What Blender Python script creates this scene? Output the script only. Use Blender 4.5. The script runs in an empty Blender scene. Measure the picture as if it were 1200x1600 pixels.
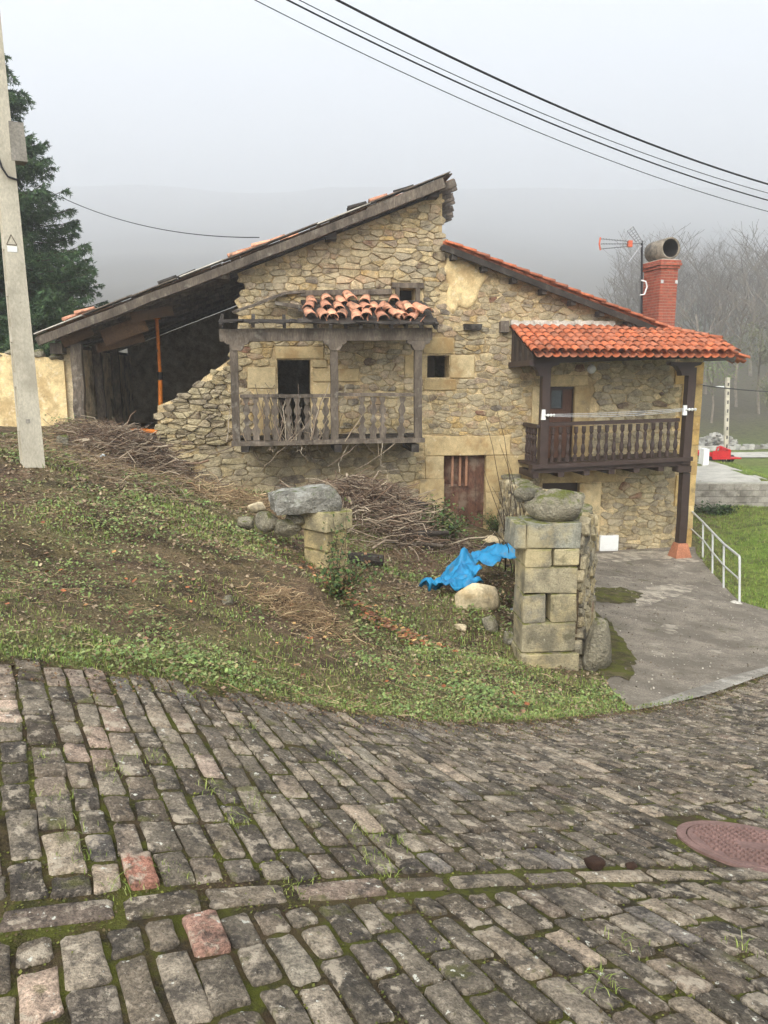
import bpy, math, random
import numpy as np
from mathutils import Vector, Matrix
from mathutils.geometry import tessellate_polygon

random.seed(7); RNG = np.random.default_rng(7)
SC = bpy.context.scene
COL = SC.collection
PITCH = math.radians(10.0); FPX = 1200.0; EYE = np.array([0.0, 0.0, 1.6])

# ---------------------------------------------------------------- camera, sky, sun, exposure
cd = bpy.data.cameras.new('camera'); cam = bpy.data.objects.new('camera', cd); COL.objects.link(cam)
cd.sensor_fit = 'VERTICAL'; cd.sensor_height = 24.0; cd.lens = 18.0
cd.clip_start = 0.05; cd.clip_end = 6000.0
cam.location = EYE; cam.rotation_euler = (math.radians(80.0), 0, 0)
SC.camera = cam

SUN_EL, SUN_AZ = math.radians(38), math.radians(200)     # high, behind the viewer, a little to the left
w = bpy.data.worlds.new('World'); SC.world = w; w.use_nodes = True
nt = w.node_tree; nt.nodes.clear()
sky = nt.nodes.new('ShaderNodeTexSky'); sky.sky_type = 'NISHITA'; sky.sun_disc = False
sky.sun_elevation = SUN_EL; sky.sun_rotation = SUN_AZ; sky.air_density = 1.0; sky.dust_density = 4.0
hs = nt.nodes.new('ShaderNodeHueSaturation'); hs.inputs['Saturation'].default_value = 0.12
ov = nt.nodes.new('ShaderNodeMixRGB'); ov.inputs['Fac'].default_value = 0.72
ov.inputs['Color2'].default_value = (5.6, 6.1, 6.9, 1)          # the even overcast layer
bg = nt.nodes.new('ShaderNodeBackground'); bg.inputs['Strength'].default_value = 0.05
wo = nt.nodes.new('ShaderNodeOutputWorld')
nt.links.new(sky.outputs[0], hs.inputs['Color']); nt.links.new(hs.outputs[0], ov.inputs['Color1'])
nt.links.new(ov.outputs[0], bg.inputs['Color']); nt.links.new(bg.outputs[0], wo.inputs['Surface'])

sl = bpy.data.lights.new('sun', 'SUN'); sl.energy = 1.5; sl.angle = math.radians(38); sl.color = (1.0, 0.975, 0.94)
so = bpy.data.objects.new('sun', sl); COL.objects.link(so)
sd = Vector((math.sin(SUN_AZ) * math.cos(SUN_EL), math.cos(SUN_AZ) * math.cos(SUN_EL), math.sin(SUN_EL)))
so.rotation_euler = sd.to_track_quat('Z', 'Y').to_euler(); so.location = (0, -5, 30)

vs = SC.view_settings
vs.view_transform = 'Standard'; vs.look = 'None'; vs.exposure = 2.15; vs.gamma = 1.0; vs.use_curve_mapping = False
SC.cycles.use_denoising = True
SC.cycles.volume_bounces = 4
SC.cycles.max_bounces = 8; SC.cycles.diffuse_bounces = 4; SC.cycles.transparent_max_bounces = 8

# ---------------------------------------------------------------- helpers: pixels, ground
def ray(px, py):
    a = (px - 600) / FPX; b = (800 - py) / FPX
    return np.array([a, math.cos(PITCH) + b * math.sin(PITCH), -math.sin(PITCH) + b * math.cos(PITCH)])
def atd(px, py, d): return EYE + ray(px, py) * d
def atz(px, py, z):
    r = ray(px, py); return EYE + r * ((z - EYE[2]) / r[2])
def project(P):
    P = np.atleast_2d(P) - EYE
    f = P[:, 1] * math.cos(PITCH) - P[:, 2] * math.sin(PITCH)
    u = P[:, 1] * math.sin(PITCH) + P[:, 2] * math.cos(PITCH)
    f = np.where(f < .05, .05, f)
    return 600 + FPX * P[:, 0] / f, 800 - FPX * u / f, f

# house frame: u along the front to the right, w into the house, z up
TH = math.radians(8.0)
HU = np.array([math.cos(TH), math.sin(TH), 0]); HN = np.array([-math.sin(TH), math.cos(TH), 0])
H0 = atd(690, 700, 19.2); H0 = np.array([H0[0], H0[1], 0.0])
def H(px, py, w=0.0):
    r = ray(px, py); d = ((H0 - EYE) @ HN + w) / (r @ HN); q = EYE + r * d
    return float((q - H0) @ HU), float(q[2])
def hw(u, w, z): return H0 + HU * u + HN * w + np.array([0, 0, z])
def HP(px, py, w=0.0):
    u, z = H(px, py, w); return hw(u, w, z)

CP = [atz(0,1600,.06), atz(600,1600,0), atz(1200,1600,-.1), atz(0,1300,.1), atz(0,1040,.15), atz(300,1075,-.12), atz(600,1120,-.75),
      atz(900,1115,-1.55), atz(1000,1105,-1.75), atz(1200,1050,-2.15), atz(600,1360,-.18), atz(1200,1200,-1.1), atz(1200,1360,-.6),
      atd(860,1040,9.3), atd(515,905,10.5), atd(50,730,10), atd(0,750,9), atd(250,745,17), atd(300,768,18.6), atd(120,692,17.8), atd(200,705,17),
      atd(660,800,18.7), atd(725,822,18.9), atd(650,1000,9.2), atd(620,900,12.5), atd(700,850,16.5), atd(430,775,17.5),
      atd(300,850,8.2), atd(350,930,7.2), atd(420,880,9.6), atd(150,900,6.6),
      atd(1157,943,15), atd(950,940,14), atd(1000,1000,11.5), atd(1200,950,15.5), atd(1150,800,24), atd(1200,850,20)]
CP += [HP(900,862,-.15), HP(945,864,-.15), HP(1010,862,-.15), HP(1075,858,-.15), HP(1062,870,-1.05)]
CP += [np.array(v, float) for v in [(-6,3,.5),(-8,9,.8),(0,-3,.2),(4,-3,-.1),(8,2,-.9),(12,8,-2.4),(-4,0,.2),(-9.5,18,.1),(-14,18,.4),(-20,8,1.5),
      (-9,26,-.2),(-3,24,-1.6),(4,26,-2.5),(-16,34,0),(0,38,-2.2),(10,28,-2.55),(16,34,-2.3),(22,44,-3.2),(12,48,-3.2),(30,58,-3.0),(-20,58,0),(0,58,-1.6),
      (24,16,-3.2),(20,2,-2.8),(-15,-6,1.0),(12,-8,-.6)]]
CP = np.array(CP)
YW, WX1 = 24.35, 12.6          # the block retaining wall beyond the house
def _tps(d2): return np.where(d2 > 1e-9, .5 * d2 * np.log(d2 + 1e-12), 0)
def _fit(p):
    n = len(p); D = ((p[:, None, :2] - p[None, :, :2]) ** 2).sum(2)
    A = np.zeros((n + 3, n + 3)); A[:n, :n] = _tps(D) + np.eye(n) * .3
    A[:n, n] = 1; A[:n, n+1:] = p[:, :2]; A[n, :n] = 1; A[n+1:, :n] = p[:, :2].T
    return np.linalg.solve(A, np.r_[p[:, 2], 0, 0, 0])
WT = _fit(CP)
_ph = RNG.uniform(0, 6.28, (6, 10)); _an = RNG.uniform(0, 6.28, (6, 10))
def nz(x, y, scale, k=0):
    """smooth pseudo noise in about -1..1; scale = size of a bump in metres"""
    s = 0
    for i in range(10):
        fr = (0.6 + .16 * i) * 2.2 / scale; a = _an[k % 6, i]
        s = s + np.sin((x * math.cos(a) + y * math.sin(a)) * fr + _ph[k % 6, i])
    return s / 4.2
MOUNDS = [(-1.15, 8.7, .13, .5), (-.75, 8.35, .16, .35), (1.35, 10.6, .3, .55), (-1.7, 10.1, .10, .6), (-.3, 15.6, .55, 1.3), (-5.6, 15.4, .45, .9), (2.0, 13.4, .25, .6)]
def Z(x, y):
    """the smooth lie of the land"""
    x = np.asarray(x, float); y = np.asarray(y, float); sh = x.shape
    xf = np.clip(x.ravel(), -24, 34); yf = np.clip(y.ravel(), -10, 60)
    out = np.empty(len(xf))
    for i in range(0, len(xf), 20000):
        a, b = xf[i:i+20000], yf[i:i+20000]
        d2 = (a[:, None] - CP[None, :, 0]) ** 2 + (b[:, None] - CP[None, :, 1]) ** 2
        z = _tps(d2) @ WT[:-3] + WT[-3] + WT[-2] * a + WT[-1] * b
        for mx, my, am, sg in MOUNDS: z = z + am * np.exp(-((a - mx) ** 2 + (b - my) ** 2) / (2 * sg * sg))
        out[i:i+20000] = z
    hy = np.maximum(0, y.ravel() - 60 + 6 * np.sin(x.ravel() * .03)); hc = np.minimum(hy, 1180 + 60 * np.sin(x.ravel() * .004) + 40 * np.sin(x.ravel() * .011))
    hs_ = .12 * hc + .00011 * hc ** 2
    out = out + hs_ + np.minimum(1, hy / 160) * 2 * nz(x.ravel(), y.ravel(), 110, 3)
    stp = np.clip((y.ravel() - YW - .12) / .2, 0, 1) * np.clip((x.ravel() - 6.0) / 1.5, 0, 1) * np.clip((WX1 + 3 - x.ravel()) / 3, .0, 1)
    out = out + .72 * stp
    return out.reshape(sh)
def hit(px, py):
    r = ray(px, py); d = np.concatenate([np.arange(.5, 20, .02), np.arange(20, 90, .1)])
    q = EYE[None] + r[None] * d[:, None]
    below = q[:, 2] < Z(q[:, 0], q[:, 1])
    i = int(np.argmax(below)) if below.any() else len(d) - 1
    return q[i]

def inpoly(x, y, poly):
    x = np.asarray(x); y = np.asarray(y); r = np.zeros(x.shape, bool); n = len(poly)
    for i in range(n):
        x1, y1 = poly[i][:2]; x2, y2 = poly[(i + 1) % n][:2]
        if y1 == y2: continue
        c = ((y1 > y) != (y2 > y)) & (x < (x2 - x1) * (y - y1) / (y2 - y1) + x1)
        r ^= c
    return r

# ---------------------------------------------------------------- helpers: mesh building
def L(r, g, b, k=1.0):
    f = lambda c: ((c / 255 / 12.92) if c < 10.3 else ((c / 255 + .055) / 1.055) ** 2.4) * k
    return (f(r), f(g), f(b))
class MB:
    def __init__(s): s.v = []; s.f = []; s.c = []; s.hasc = False
    def add(s, v, f, col=None):
        o = len(s.v); s.v.extend([tuple(map(float, p)) for p in v]); s.f.extend([tuple(i + o for i in q) for q in f])
        if col is not None: s.hasc = True
        s.c.extend([col or (1, 1, 1)] * len(v)); return s
    def box(s, c, sx, sy, sz, ax=None, col=None, taper=1.0, jit=0):
        """box centred at c; ax = three unit axes; taper scales the +z end"""
        c = np.asarray(c, float); A = np.eye(3) if ax is None else np.asarray(ax, float)
        v = []
        for k in (-1, 1):
            t = taper if k > 0 else 1
            for (i, j) in ((-1, -1), (1, -1), (1, 1), (-1, 1)):
                v.append(c + A[0] * (i * sx / 2 * t) + A[1] * (j * sy / 2 * t) + A[2] * (k * sz / 2) + RNG.uniform(-jit, jit, 3))
        return s.add(v, [(3, 2, 1, 0), (4, 5, 6, 7), (0, 1, 5, 4), (1, 2, 6, 5), (2, 3, 7, 6), (3, 0, 4, 7)], col)
    def beam(s, a, b, wd, ht, up=(0, 0, 1), col=None, jit=0, seg=1):
        """bar of rectangular section from a to b"""
        a = np.asarray(a, float); b = np.asarray(b, float); d = b - a; ln = np.linalg.norm(d); d = d / ln
        sd_ = np.cross(d, up); sd_ /= np.linalg.norm(sd_); u_ = np.cross(sd_, d)
        v = []; f = []
        for k in range(seg + 1):
            p = a + d * ln * k / seg
            j = RNG.uniform(-jit, jit, 2) if jit else (0, 0)
            for (i, q) in ((-1, -1), (1, -1), (1, 1), (-1, 1)):
                v.append(p + sd_ * (i * wd / 2 + j[0]) + u_ * (q * ht / 2 + j[1]))
            if k:
                o = 4 * (k - 1)
                f += [(o, o+1, o+5, o+4), (o+1, o+2, o+6, o+5), (o+2, o+3, o+7, o+6), (o+3, o, o+4, o+7)]
        f += [(3, 2, 1, 0), tuple(4 * seg + i for i in range(4))]
        return s.add(v, f, col)
    def tube(s, pts, rad, n=8, col=None, cap=True):
        pts = np.asarray(pts, float); K = len(pts); rad = np.broadcast_to(np.asarray(rad, float), (K,))
        v = []; f = []
        T = np.gradient(pts, axis=0); T /= np.linalg.norm(T, axis=1)[:, None] + 1e-12
        ref = np.array([0, 0, 1.0]) if abs(T[0][2]) < .9 else np.array([1.0, 0, 0])
        A = np.cross(T[0], ref); A /= np.linalg.norm(A)
        for k in range(K):
            A = A - T[k] * (A @ T[k]); A /= np.linalg.norm(A) + 1e-12; B = np.cross(T[k], A)
            for i in range(n):
                t = 2 * math.pi * i / n; v.append(pts[k] + (A * math.cos(t) + B * math.sin(t)) * rad[k])
            if k:
                o = n * (k - 1); f += [(o + i, o + (i + 1) % n, o + n + (i + 1) % n, o + n + i) for i in range(n)]
        if cap: f += [tuple(range(n - 1, -1, -1)), tuple(n * (K - 1) + i for i in range(n))]
        return s.add(v, f, col)
    def lathe(s, c, prof, n=10, col=None):
        """prof: (radius, z) from the bottom up, about the vertical through c"""
        return s.tube_z(c, prof, n, col)
    def tube_z(s, c, prof, n, col=None):
        v = []; f = []
        for k, (r, z) in enumerate(prof):
            for i in range(n):
                t = 2 * math.pi * (i + .5) / n; v.append((c[0] + r * math.cos(t), c[1] + r * math.sin(t), c[2] + z))
            if k:
                o = n * (k - 1); f += [(o + i, o + (i + 1) % n, o + n + (i + 1) % n, o + n + i) for i in range(n)]
        f += [tuple(range(n - 1, -1, -1)), tuple(n * (len(prof) - 1) + i for i in range(n))]
        return s.add(v, f, col)
    def build(s, name, mat, parent=None, smooth=False, kind=None):
        return mkobj(name, np.array(s.v), s.f, mat, parent, smooth, kind, np.array(s.c) if s.hasc else None)
def root_loc(p):
    if p is None: return np.zeros(3)
    while p.parent is not None: p = p.parent
    return np.array(p.location)
def mkobj(name, V, F, mat, parent=None, smooth=False, kind=None, cols=None):
    me = bpy.data.meshes.new(name)
    off = root_loc(parent)
    V = np.asarray(V, float) - off
    if isinstance(F, np.ndarray):
        n, k = F.shape
        me.vertices.add(len(V)); me.vertices.foreach_set('co', V.ravel())
        me.loops.add(n * k); me.loops.foreach_set('vertex_index', F.ravel().astype(np.int32))
        me.polygons.add(n); me.polygons.foreach_set('loop_start', np.arange(0, n * k, k, dtype=np.int32))
        me.update(calc_edges=True)
    else:
        me.from_pydata([tuple(p) for p in V], [], F)
    if cols is not None:
        a = me.color_attributes.new('Col', 'FLOAT_COLOR', 'POINT')
        c4 = np.ones((len(V), 4)); c4[:, :3] = cols; a.data.foreach_set('color', c4.ravel())
    if smooth: me.polygons.foreach_set('use_smooth', np.ones(len(me.polygons), bool))
    me.materials.append(mat)
    o = bpy.data.objects.new(name, me); COL.objects.link(o)
    if parent is not None: o.parent = parent
    if kind: o['kind'] = kind
    return o
def tag(o, label, cat, group=None, kind=None):
    if label: o['label'] = label
    if cat: o['category'] = cat
    if group: o['group'] = group
    if kind: o['kind'] = kind
    return o
def thing(name, label, cat, loc, group=None):
    o = bpy.data.objects.new(name, None); COL.objects.link(o); o.location = tuple(loc); o.empty_display_size = .2
    return tag(o, label, cat, group)
def inst(src, name, parent, M_):
    """another piece that shares src's mesh; M_ = world matrix"""
    o = bpy.data.objects.new(name, src); COL.objects.link(o); o.parent = parent
    off = root_loc(parent); o.matrix_local = Matrix.Translation(-Vector(off)) @ M_
    return o
def mesh_only(mb, name, mat, smooth=False):
    me = bpy.data.meshes.new(name); me.from_pydata(mb.v, [], mb.f); me.materials.append(mat)
    if smooth: me.polygons.foreach_set('use_smooth', np.ones(len(me.polygons), bool))
    return me
def frame(o, x, y, z):
    """matrix from origin and three axes"""
    return Matrix(((x[0], y[0], z[0], o[0]), (x[1], y[1], z[1], o[1]), (x[2], y[2], z[2], o[2]), (0, 0, 0, 1)))
def strands(P, R, sides=3):
    """P (N,K,3) polylines -> thin prisms; returns V, F(quads)"""
    P = np.asarray(P); N, K, _ = P.shape; R = np.broadcast_to(R, (N, K))
    T = np.gradient(P, axis=1); T /= np.linalg.norm(T, axis=2, keepdims=True) + 1e-9
    ref = np.where(np.abs(T[..., 2:3]) < .9, np.array([0, 0, 1.]), np.array([1., 0, 0]))
    A = np.cross(T, ref); A /= np.linalg.norm(A, axis=2, keepdims=True) + 1e-9; B = np.cross(T, A)
    V = np.stack([P + (A * math.cos(2*math.pi*i/sides) + B * math.sin(2*math.pi*i/sides)) * R[..., None] for i in range(sides)], 2)
    idx = np.arange(N * K * sides).reshape(N, K, sides); F = []
    for i in range(sides):
        j = (i + 1) % sides
        F.append(np.stack([idx[:, :-1, i], idx[:, :-1, j], idx[:, 1:, j], idx[:, 1:, i]], -1).reshape(-1, 4))
    return V.reshape(-1, 3), np.concatenate(F)
def leaves(P, size, tilt=.6, rng=RNG, aspect=.6, up=None):
    """diamond leaves folded along the midrib, at points P; returns V, F(tris)"""
    n = len(P); a = rng.uniform(0, 6.283, n); t = rng.normal(0, tilt, n)
    d = np.stack([np.cos(a) * np.cos(t), np.sin(a) * np.cos(t), np.sin(t)], 1)
    s = np.stack([-np.sin(a), np.cos(a), rng.normal(0, tilt * .7, n)], 1); s /= np.linalg.norm(s, axis=1)[:, None]
    nn = np.cross(d, s); size = np.broadcast_to(size, (n,))[:, None]
    b = P; m = P + d * size * .5 - nn * size * .06
    V = np.stack([b, m + s * size * aspect * .5 + nn * size * .12, P + d * size, m - s * size * aspect * .5 + nn * size * .12, m], 1).reshape(-1, 3)
    o = np.arange(n)[:, None] * 5
    F = np.concatenate([o + np.array([[0, 4, 1]]), o + np.array([[1, 4, 2]]), o + np.array([[2, 4, 3]]), o + np.array([[3, 4, 0]])])
    return V, F
def blades(P, hgt, wid, lean=.5, rng=RNG):
    n = len(P); a = rng.uniform(0, 6.283, n); ln = np.abs(rng.normal(0, lean, n))[:, None]
    s = np.stack([-np.sin(a), np.cos(a), 0 * a], 1); d = np.stack([np.cos(a), np.sin(a), 0 * a], 1)
    h = np.broadcast_to(hgt, (n,))[:, None] * rng.uniform(.6, 1.3, (n, 1)); wd = np.broadcast_to(wid, (n,))[:, None]
    up = np.array([0, 0, 1.])
    m = P + up * h * .6 + d * h * ln * .35; t = P + up * h * (1 - .3 * np.minimum(ln, 1)) + d * h * ln
    V = np.stack([P - s * wd, P + s * wd, m + s * wd * .7, m - s * wd * .7, t], 1).reshape(-1, 3)
    o = np.arange(n)[:, None] * 5
    F = np.concatenate([o + np.array([[0, 1, 2]]), o + np.array([[0, 2, 3]]), o + np.array([[3, 2, 4]])])
    return V, F
def pick_cols(n, pal, rng=RNG, var=.15, reps=1):
    pal = np.array(pal); c = pal[rng.integers(0, len(pal), n)] * rng.uniform(1 - var, 1 + var, (n, 1))
    return np.repeat(c, reps, axis=0)

# ---------------------------------------------------------------- materials
def mat(name, base=None, attr=False, rough=.9, var=.25, scale=3.0, fine=40.0, fvar=.2, patches=(), bump=.35, bscale=30.0, bdist=.01,
        rnd=0.0, stretch=None, spec=.25, metal=0.0, moss=None, hue=None):
    """world-space procedural surface: base colour or 'Col' attribute, broken up by two noises and by patches (colour, scale, threshold, softness, strength)"""
    m = bpy.data.materials.new(name); m.use_nodes = True; t = m.node_tree; N = t.nodes; K = t.links
    b = N['Principled BSDF']; b.inputs['Roughness'].default_value = rough; b.inputs['Specular IOR Level'].default_value = spec; b.inputs['Metallic'].default_value = metal
    geo = N.new('ShaderNodeNewGeometry'); vec = geo.outputs['Position']
    if stretch is not None:
        mp = N.new('ShaderNodeVectorMath'); mp.operation = 'MULTIPLY'; mp.inputs[1].default_value = stretch; K.new(vec, mp.inputs[0]); svec = mp.outputs[0]
    else: svec = vec
    def noise(sc, det=4.0, v=None, rg=.6):
        n = N.new('ShaderNodeTexNoise'); n.inputs['Scale'].default_value = sc; n.inputs['Detail'].default_value = det; n.inputs['Roughness'].default_value = rg
        K.new(v or vec, n.inputs['Vector']); return n.outputs['Fac']
    def mr(x, a, b_, c, d, smooth=False):
        n = N.new('ShaderNodeMapRange'); n.interpolation_type = 'SMOOTHSTEP' if smooth else 'LINEAR'
        for i, q in enumerate((a, b_, c, d)): n.inputs[i + 1].default_value = q
        K.new(x, n.inputs[0]); return n.outputs[0]
    def mul(col, f):
        n = N.new('ShaderNodeMixRGB'); n.blend_type = 'MULTIPLY'; n.inputs[0].default_value = 1; K.new(col, n.inputs[1]); K.new(f, n.inputs[2]); return n.outputs[0]
    if attr:
        a = N.new('ShaderNodeAttribute'); a.attribute_name = 'Col'; c = a.outputs['Color']
    else:
        a = N.new('ShaderNodeRGB'); a.outputs[0].default_value = (*base, 1); c = a.outputs[0]
    if rnd:
        oi = N.new('ShaderNodeObjectInfo'); c = mul(c, mr(oi.outputs['Random'], 0, 1, 1 - rnd, 1 + rnd))
        if hue is not None:
            hm = N.new('ShaderNodeMixRGB'); K.new(c, hm.inputs[1]); hm.inputs[2].default_value = (*hue, 1)
            wn = N.new('ShaderNodeTexWhiteNoise'); wn.noise_dimensions = '1D'; K.new(oi.outputs['Random'], wn.inputs['W'])
            K.new(mr(wn.outputs['Value'], .45, 1, 0, .75), hm.inputs[0]); c = hm.outputs[0]
    if var: c = mul(c, mr(noise(scale, 6, svec, .68), .32, .68, 1 - var * 1.25, 1 + var * 1.25))
    if fvar: c = mul(c, mr(noise(fine, 4, svec, .7), .33, .67, 1 - fvar * 1.3, 1 + fvar * 1.3))
    for (pc, ps, th, sf, st) in patches:
        mx = N.new('ShaderNodeMixRGB'); K.new(mr(noise(ps, 6, None, .65), th - sf, th + sf, 0, st, True), mx.inputs[0])
        K.new(c, mx.inputs[1]); mx.inputs[2].default_value = (*pc, 1); c = mx.outputs[0]
    if moss:
        mc, th = moss; sx = N.new('ShaderNodeSeparateXYZ'); K.new(geo.outputs['Normal'], sx.inputs[0])
        ad = N.new('ShaderNodeMath'); ad.operation = 'MULTIPLY'; K.new(mr(sx.outputs[2], .35, .95, 0, 1, True), ad.inputs[0]); K.new(mr(noise(9, 5), th - .08, th + .08, 0, .9, True), ad.inputs[1])
        mx = N.new('ShaderNodeMixRGB'); K.new(ad.outputs[0], mx.inputs[0]); K.new(c, mx.inputs[1])
        mg = N.new('ShaderNodeRGB'); mg.outputs[0].default_value = (*mc, 1); K.new(mul(mg.outputs[0], mr(noise(70, 3), .3, .7, .6, 1.5)), mx.inputs[2]); c = mx.outputs[0]
    K.new(c, b.inputs['Base Color'])
    if bump:
        ad = N.new('ShaderNodeMath'); ad.operation = 'ADD'; K.new(noise(bscale, 6, svec, .65), ad.inputs[0])
        h2 = N.new('ShaderNodeMath'); h2.operation = 'MULTIPLY'; h2.inputs[1].default_value = .6; K.new(noise(bscale * 4.3, 3, svec), h2.inputs[0]); K.new(h2.outputs[0], ad.inputs[1])
        bp = N.new('ShaderNodeBump'); bp.inputs['Strength'].default_value = bump; bp.inputs['Distance'].default_value = bdist
        K.new(ad.outputs[0], bp.inputs['Height']); K.new(bp.outputs[0], b.inputs['Normal'])
    return m
BLACKISH = L(38, 34, 30)
M_STONE = mat('rubble_stone', attr=True, var=.3, scale=8, fine=48, fvar=.32, bump=1.0, bscale=14, bdist=.05,
              patches=[(L(208,192,156), 3.0, .52, .10, .55), (L(84,70,54), 2.4, .64, .06, .5), (L(150,138,114), 9, .60, .06, .4)])
M_MORTAR = mat('lime_mortar', L(206,184,140), var=.3, scale=4, fine=30, fvar=.25, bump=.9, bscale=22, bdist=.02,
               patches=[(L(150,124,86), 1.6, .52, .1, .7), (L(100,82,62), 3.4, .62, .06, .7)])
M_EARTHJOINT = mat('earth_joint', L(92,78,58), var=.4, scale=5, fine=40, bump=.8, bscale=20)
M_PLASTER = mat('old_plaster', L(216,192,142), var=.22, scale=5, fine=30, fvar=.12, bump=.5, bscale=14, bdist=.02,
                patches=[(L(170,140,95), 1.8, .56, .06, .6), (L(235,220,185), 6, .6, .05, .5), (L(120,98,70), 4, .66, .05, .6)])
M_STAINPLASTER = mat('stained_plaster', L(196,180,146), var=.3, scale=3, fine=25, bump=.5, bscale=14,
                     patches=[(L(84,74,60), 1.8, .58, .08, .75), (L(205,170,110), 1.2, .6, .08, .5)])
M_ASHLAR = mat('dressed_stone', attr=True, var=.2, scale=4, fine=55, fvar=.15, bump=.5, bscale=35, bdist=.012,
               patches=[(L(150,112,60), 1.8, .58, .1, .55), (L(105,98,84), 2.6, .62, .06, .5), (L(226,214,180), 6, .66, .04, .5)])
M_GREYWOOD = mat('weathered_wood', L(100,90,78), var=.45, scale=5, fine=40, fvar=.3, bump=.6, bscale=18, rnd=.18, stretch=(1, 1, .22),
                 patches=[(L(74,65,55), 3, .55, .12, .6), (L(160,152,138), 6, .62, .08, .5)])
M_DARKOLDWOOD = mat('old_dark_wood', L(58,52,46), var=.4, scale=6, fine=45, fvar=.3, bump=.7, bscale=20, rnd=.25,
                    patches=[(L(96,92,84), 5, .58, .06, .6), (L(30,26,22), 3, .55, .08, .6)])
M_BROWNPLANK = mat('brown_plank', L(112,86,60), var=.35, scale=4, fine=35, fvar=.3, bump=.5, bscale=16, rnd=.3, patches=[(L(60,46,36), 2, .52, .1, .7)])
M_PAINTWOOD = mat('dark_brown_paint', L(58,44,38), var=.18, scale=6, fine=60, fvar=.12, bump=.2, bscale=30, rough=.55, rnd=.08, spec=.4,
                  patches=[(L(92,78,68), 9, .66, .05, .4)])
M_DOORWOOD = mat('worn_door_wood', L(96,68,54), var=.3, scale=6, fine=50, fvar=.25, bump=.4, bscale=25, stretch=(1, 1, .2), rnd=.12,
                 patches=[(L(134,118,100), 2.6, .56, .1, .7), (L(60,40,34), 4, .58, .08, .6)])
M_TILE = mat('new_clay_tile', L(186,104,68), var=.3, scale=5, fine=50, fvar=.14, bump=.25, bscale=40, rnd=.36, hue=L(172,116,90), rough=.85,
             patches=[(L(140,86,64), 5, .55, .07, .7), (L(84,66,54), 9, .61, .05, .7), (L(206,150,112), 12, .64, .04, .6)])
M_OLDTILE = mat('old_clay_tile', L(210,152,120), var=.3, scale=6, fine=45, fvar=.2, bump=.4, bscale=30, rnd=.3, hue=L(176,122,98), rough=.9,
                patches=[(L(104,86,72), 5, .58, .06, .75), (L(214,170,140), 9, .62, .05, .6), (L(60,54,48), 8, .66, .05, .7)])
M_BRICK = mat('red_brick', L(160,88,68), var=.25, scale=10, fine=60, fvar=.14, bump=.3, bscale=60, rnd=.16)
M_CEMENT = mat('cement', L(196,190,176), var=.2, scale=5, fine=40, fvar=.12, bump=.5, bscale=25, patches=[(L(120,112,98), 4, .6, .08, .6)])
M_CONCPOLE = mat('pole_concrete', L(188,180,160), var=.14, scale=2.5, fine=50, fvar=.12, bump=.35, bscale=40, stretch=(1, 1, .5),
                 patches=[(L(150,142,124), 1.6, .57, .08, .6), (L(112,106,94), 9, .68, .04, .5)])
M_PATH = mat('path_concrete', L(128,119,105), var=.28, scale=2.5, fine=55, fvar=.4, bump=.45, bscale=60, bdist=.008,
             patches=[(L(100,92,80), 1.1, .52, .07, .7), (L(176,166,148), 1.6, .63, .03, .6), (L(78,76,44), 1.4, .64, .05, .8), (L(84,78,66), 5, .6, .05, .4)])
M_LIGHTCONC = mat('pale_concrete', L(176,172,160), var=.15, scale=1.5, fine=40, fvar=.15, bump=.3, bscale=40, patches=[(L(130,126,114), 1.2, .56, .08, .6)])
M_BLOCK = mat('concrete_block', L(150,144,132), var=.2, scale=3, fine=40, fvar=.2, bump=.4, bscale=40, rnd=.12, patches=[(L(100,94,84), 2, .58, .06, .7)])
M_BLACKVOID = mat('shade_and_dark_stone', L(58,52,46), var=.3, scale=3, bump=.4)  # shade of rooms and hollows put into the colour; also one dark stone
M_IRON = mat('galvanised_steel', L(196,196,190), var=.12, scale=6, fine=80, fvar=.1, bump=.05, rough=.5, spec=.5, metal=.15)
M_CABLE = mat('cable_rubber', L(36,36,38), var=.1, bump=0, rough=.6)
M_WHITE = mat('white_plastic', L(228,228,222), var=.06, fvar=.05, bump=.05, rough=.5, patches=[(L(180,176,160), 5, .64, .05, .4)])
M_ORANGE = mat('orange_paint', L(216,122,34), var=.2, scale=8, bump=.15, rough=.55, patches=[(L(70,56,44), 7, .66, .04, .8)])
M_REDPAINT = mat('red_paint', L(196,36,40), var=.15, scale=3, bump=.1, rough=.5, patches=[(L(150,60,50), 3, .62, .06, .5)])
M_RUBBER = mat('tyre_rubber', L(34,33,32), var=.15, bump=.2, rough=.85)
M_ROCK = mat('field_rock', L(150,142,120), var=.3, scale=4, fine=40, fvar=.25, bump=1.0, bscale=8, bdist=.12, moss=(L(98,104,30), .52),
             patches=[(L(104,100,88), 3, .55, .08, .6), (L(206,200,180), 6, .63, .05, .5), (L(66,62,54), 9, .64, .05, .5)])
M_GREYROCK = mat('grey_slab_rock', L(140,136,124), var=.3, scale=4, fine=40, fvar=.25, bump=1.0, bscale=9, bdist=.09, moss=(L(84,96,40), .58),
                 patches=[(L(196,194,184), 4, .58, .06, .6), (L(92,90,84), 6, .6, .05, .6)])
M_MOSSYASHLAR = mat('mossy_dressed_stone', attr=True, var=.22, scale=4, fine=60, fvar=.22, bump=.9, bscale=24, bdist=.025, moss=(L(104,106,40), .48),
                    patches=[(L(96,92,78), 2.4, .55, .08, .6), (L(196,176,126), 2.0, .56, .08, .5), (L(74,72,50), 5, .62, .05, .5), (L(222,214,190), 9, .68, .03, .6)])

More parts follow.
